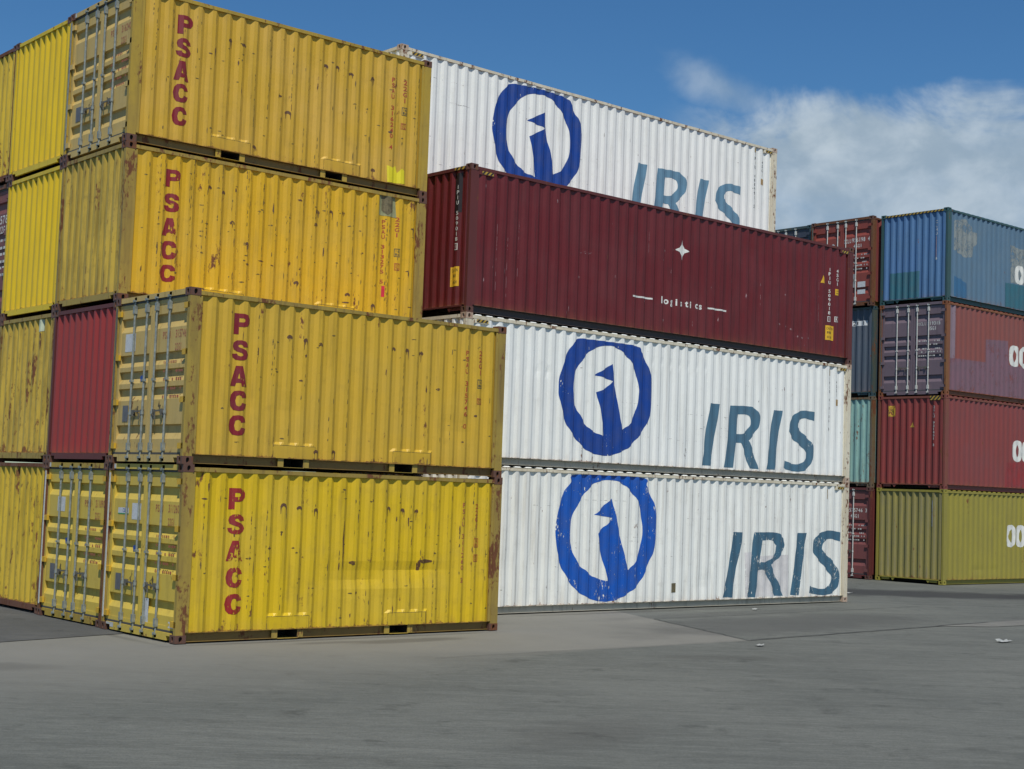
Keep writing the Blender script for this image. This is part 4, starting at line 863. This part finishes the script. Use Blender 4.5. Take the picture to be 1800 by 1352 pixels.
# ---------------------------------------------------------------- far block on the right
RY = R(.8047); RO = Vector((29.0166, 6.4242, 0))
def rpos(u, v, z): return (RO.x+u*math.cos(RY)-v*math.sin(RY), RO.y+u*math.sin(RY)+v*math.cos(RY), z)
GR = 'coloured forty-foot containers in the far block'
kr = dict(pitch=.2809, edge=.25, sill='open', roofbump=True)
def oocl(root, sf, s0, z0, z1, wd, wob):
    rg = random.Random(wob); h = z1-z0; T = []
    def ring(s, gap):
        N = 16; o = [(s+wd/2+wd/2*math.copysign(abs(math.cos(a))**.7, math.cos(a))*(1+rg.uniform(-.05, .05)), z0+h/2+h/2*math.copysign(abs(math.sin(a))**.8, math.sin(a))*(1+rg.uniform(-.02, .02))) for a in [2*math.pi*k/N for k in range(N)]]
        i_ = [(s+wd/2+wd*.20*math.cos(a)*(1+rg.uniform(-.12, .12)), z0+h/2+h*.29*math.sin(a)) for a in [2*math.pi*k/N for k in range(N)]]
        if gap: o_ = [p for k, p in enumerate(o) if 2 <= k <= N-2]; ii = [p for k, p in enumerate(i_) if 2 <= k <= N-2]; return tess([o_+ii[::-1]])
        return tess([o, i_])
    x = s0+wd*3.2
    for ch, T in (('O', ring(s0, 0)), ('O', ring(s0+wd*1.06, 0)), ('C', ring(s0+wd*2.12, 1)), ('L', rect(x, x+wd*.3, z0, z1)+rect(x+wd*.3, x+wd*.85, z0, z0+h*.2))):
        put('letter', root, sf, T, white_l, .003, 'white rounded letter '+ch)
def patchy(lst):
    def fn(mb, sf):
        ms = []
        for i, (poly, mt) in enumerate(lst): sf.drape(mb, tess([poly]), .0018+.0004*i, i+1); ms.append(mt)
        return ms
    return fn
r1, sr1, er1 = container('olive yellow container with white OOCL letters, lowest at the corner of the far block', GR, rpos(0, 0, 0), RY, HR, 12.192, olive, 'wall', oliveE, olive, olive, seed=61, dents=((2.0, .45, .35, .10, .012), (2.9, .4, .3, .1, .012)), railmat=olive, **kr)
oocl(r1, sr1, 3.60, 1.14, 1.87, .56, 1)
put('number_marking', r1, er1, rect(1.985, 2.035, 1.75, 2.55), decal('grey_blue_strip', (.28, .30, .34), .7), .004)
r2, sr2, er2 = container('red container with white OOCL letters and small yellow stickers, second tier of the far block', GR, rpos(0, 0, HR), RY, HR, 12.192, redS, 'wall', redE, redF, redF, seed=62, railmat=redF,
    stains=patchy([([(3.55, .95), (4.9, 1.0), (4.9, .18), (3.5, .18)], decal('fresh_red_patch', (.26, .03, .03), .5))]), **kr)
oocl(r2, sr2, 3.95, .99, 1.70, .54, 2)
put('number_marking', r2, er2, vtext('OCLU 921451 2', W-.415, .075, 2.57, 1.30), white_lw, .004)
put('caution_sign', r2, er2, rect(W-2.05, W-1.80, 2.24, 2.58), decal('yellow_sticker_worn', (.62, .38, .03), .7), .004); put('caution_sign', r2, er2, htext('96', W-1.97, W-1.86, 2.34, 2.48), blackmark, .006)
put('warning_triangle', r2, er2, tess([[(W-1.27, 1.90), (W-1.10, 1.90), (W-1.17, 2.09)]]), decal('yellow_sticker_worn', (.62, .38, .03), .7), .004)
r3, sr3, er3 = container('container with mauve doors and red brown side patched in purple, below the blue one', GR, rpos(0, 0, 2*HR), RY, HR, 12.192, purpS, 'door', purpD, purpF, purpF, seed=63, railmat=purpF, doorspec=dict(bars=steel_w, headmat=purpD),
    stains=patchy([([(.22, 1.15), (2.3, 1.17), (2.3, 1.90), (3.55, 1.97), (3.6, 1.2), (6, 1.2), (6, .17), (.22, .17)], decal('purple_overpaint', (.19, .10, .125), .5)), ([(.22, 1.15), (.50, 1.15), (.50, 2.78), (.22, 2.78)], decal('mauve_overpaint', (.24, .17, .20), .4))]), pitch=.2809, edge=.25, roofbump=True)
oocl(r3, sr3, 3.68, 1.16, 1.865, .58, 3)
on_door(None, er3, 1, htext('519315 8', W-.72, W-.09, 2.17, 2.28)+htext('45G1', W-.70, W-.38, 2.01, 2.12), white_l); on_door(None, er3, 1, htext('OCLU', W-1.05, W-.75, 2.17, 2.27), white_lw)
r4, sr4, er4 = container('blue container with hazard striped header, highest at the corner of the far block', GR, rpos(0, 0, 3*HR), RY, HR, 12.192, blueS, 'wall', blueE, tealF, tealF, seed=64, railmat=tealF,
    stains=patchy([([(.40, 2.55), (1.0, 2.66), (1.3, 2.5), (1.45, 2.33), (1.7, 2.3), (1.7, 2.0), (1.5, 1.85), (1.45, 1.52), (1.0, 1.45), (.40, 1.62)], decal('grey_weathered_patch', (.24, .27, .26), .75)),
                   ([(.42, .80), (.80, .75), (1.15, .62), (1.15, .18), (.42, .18)], decal('strong_blue_patch', (.035, .13, .25), .2)),
                   ([(3.70, 2.22), (4.2, 2.15), (5.2, 2.2), (5.2, .98), (3.72, .99)], decal('grey_weathered_patch', (.24, .27, .26), .75)),
                   ([(3.37, .95), (5.6, .98), (5.6, .18), (3.37, .18)], decal('teal_overpaint', (.03, .13, .17), .15))]), **kr)
oocl(r4, sr4, 3.965, .98, 1.61, .54, 4)
put('paint_patch', r4, er4, rect(W-2.13, W-1.02, .17, 1.0), decal('teal_overpaint', (.03, .13, .17), .15), .0025)
put('number_marking', r4, er4, vtext('CLHU', W-.416, .075, 2.54, 2.05)+vtext('8', W-.42, .08, 1.38, 1.28), white_l, .004); put('pale_strip', r4, er4, rect(W-.435, W-.40, 1.38, 2.03), plain('pinkish_strip', (.35, .25, .27), .6), .004)
for rt_, fr_, a, b, z0, z1 in ((r4, 'E', .17, W-.17, HR-.092, HR-.034), (r2, 'E', W-.55, W-.18, HR-.165, HR-.035), (i3, 'E', W-.5, W-.17, HI-.09, HI-.034)):
    m2 = MB(); hazard(m2, E_, a, b, z0, z1, .0015, .13); m2.build('hazard_stripe', [MATS['hazard_yellow'], MATS['hazard_black']], rt_)
# second column of the far block
V2 = 2.56
k2 = dict(pitch=.2809, edge=.25)
q1, _, eq1 = container('dark mauve container doors on the ground between the white block and the olive container', GR, rpos(-.15, V2, 0), RY, HR, 12.192, redS, 'door', rdoor2, marF, marC, seed=71, doorspec=dict(bars=steel_w), **k2)
q2, _, eq2 = container('mint green container end beside the red one', GR, rpos(-.13, V2, HR), RY, HR, 12.192, mint, 'wall', mint, mintF, mintF, seed=72, sill='open', **k2)
q3, _, eq3 = container('slate blue container end with a white number strip', GR, rpos(-.13, V2, 2*HR), RY, HR, 12.192, slate, 'wall', slate, slateF, slateF, seed=73, sill='open', **k2)
q4, _, eq4 = container('brick red container doors with white locking bars, top tier beside the blue one', GR, rpos(-.27, V2, 3*HR), RY, HR, 12.192, redS, 'door', rdoor, frR, cst, seed=74, doorspec=dict(bars=steel_w), **k2)
put('number_strip', q3, eq3, rect(1.25, 2.16, 2.28, 2.44), whitelabel, .004); put('number_strip', q3, eq3, htext('2 23 1', 1.36, 2.1, 2.30, 2.42), blackmark, .006)
on_door(None, eq4, 1, htext('956198 4', 1.60, 2.30, 2.10, 2.24)+htext('45G1', 1.66, 2.0, 1.92, 2.03), white_l); on_door(None, eq4, 1, htext('OCLU', 1.28, 1.58, 2.09, 2.22), white_l)
on_door(None, eq4, 0, blob(random.Random(5), .86, 2.0, .09, .12, 14, .03), whitelabel, 'round_sticker', .046); on_door(None, eq4, 0, htext('CARU', .2, .5, 2.02, 2.07), white_lw)
on_door(None, eq4, 1, rect(1.50, 1.80, .62, 1.06), plain('grey_plate_pale', (.36, .37, .35), .6, 0, .4, 20), 'lock_cover', .02); on_door(None, eq4, 1, rect(1.85, 2.15, .62, .80), whitelabel, 'paper_notice', .046); on_door(None, eq4, 1, rect(1.85, 2.15, .40, .54), whitelabel, 'paper_notice', .046)
T = []
rg = random.Random(77)
for zz in (1.66, 1.55, 1.42, 1.32, 1.20):
    x = 1.42
    while x < 2.25:
        wd = rg.uniform(.02, .07); T += rect(x, x+wd, zz, zz+.04) if rg.random() < .65 else []; x += wd+.025
for es in (eq4, er3, eq1): on_door(None, es, 1, T, white_lw, 'load_marking', .0475)
on_door(None, eq1, 1, htext('575746 3', 1.60, 2.30, 2.10, 2.22)+htext('45G1', 1.66, 2.0, 1.92, 2.03), white_l); on_door(None, eq1, 1, htext('OCLU', 1.28, 1.58, 2.09, 2.2), white_l)
V3 = 5.10
t4, _, et4 = container('navy container doors just showing above the maroon roof', GR, rpos(-.15, V3, 3*HR), RY, HR, 12.192, slate, 'door', ddoor, slateF, slateF, seed=75, doorspec=dict(bars=steel_w), **k2)
for k, nm in enumerate(('slate container at the foot of the hidden third column', 'slate container in the second tier of the hidden third column', 'slate container under the navy doors')):
    container(nm, GR, rpos(-.15, V3, k*HR), RY, HR, 12.192, slate, 'wall', slate, slateF, slateF, seed=76+k, sill='open', **k2)

# ---------------------------------------------------------------- litter
def scrap(name, lab, x, y, w_, h_, ang, seed):
    rg = random.Random(seed); mb = MB(); N = 5
    g = [[mb.vert(((i/N-.5)*w_*(1+rg.uniform(-.12, .12)), (j/N-.5)*h_*(1+rg.uniform(-.12, .12)), .006+abs(rg.gauss(0, .014)))) for j in range(N+1)] for i in range(N+1)]
    for i in range(N):
        for j in range(N): mb.face((g[i][j], g[i+1][j], g[i+1][j+1], g[i][j+1]))
    o = mb.build(name, plain('scrap_paper', (.36, .37, .35), .7, 0, .1)); o.location = (x, y, 0); o.rotation_euler = (0, 0, R(ang)); tag(o, lab, 'litter', 'white scraps on the ground')
scrap('paper_scrap', 'small white scrap lying alone in front of the slab joint', 8.62, -3.60, .16, .12, 20, 1)
scrap('paper_scrap', 'largest white scrap, flat on the dark ground towards the right edge', 13.75, -4.91, .38, .14, 5, 2)
scrap('paper_scrap', 'tiny white scrap by the foot of the white container', 14.7, 1.65, .12, .10, 40, 3)
scrap('paper_scrap', 'tiny white scrap just right of the white block corner', 22.1, 4.7, .18, .12, 10, 4)

for rt in (c11, c21, c24):
    putflat('white_paint_patch', rt, E_, rect(.168, .235, H-.088, H-.016), plain('white_touch_up', (.55, .56, .52), .6, 0, .3, 20), .010)
putflat('white_paint_patch', c11, E_, rect(.17, .29, .095, .13)+rect(.30, .42, .06, .13), MATS['white_touch_up'], .010)
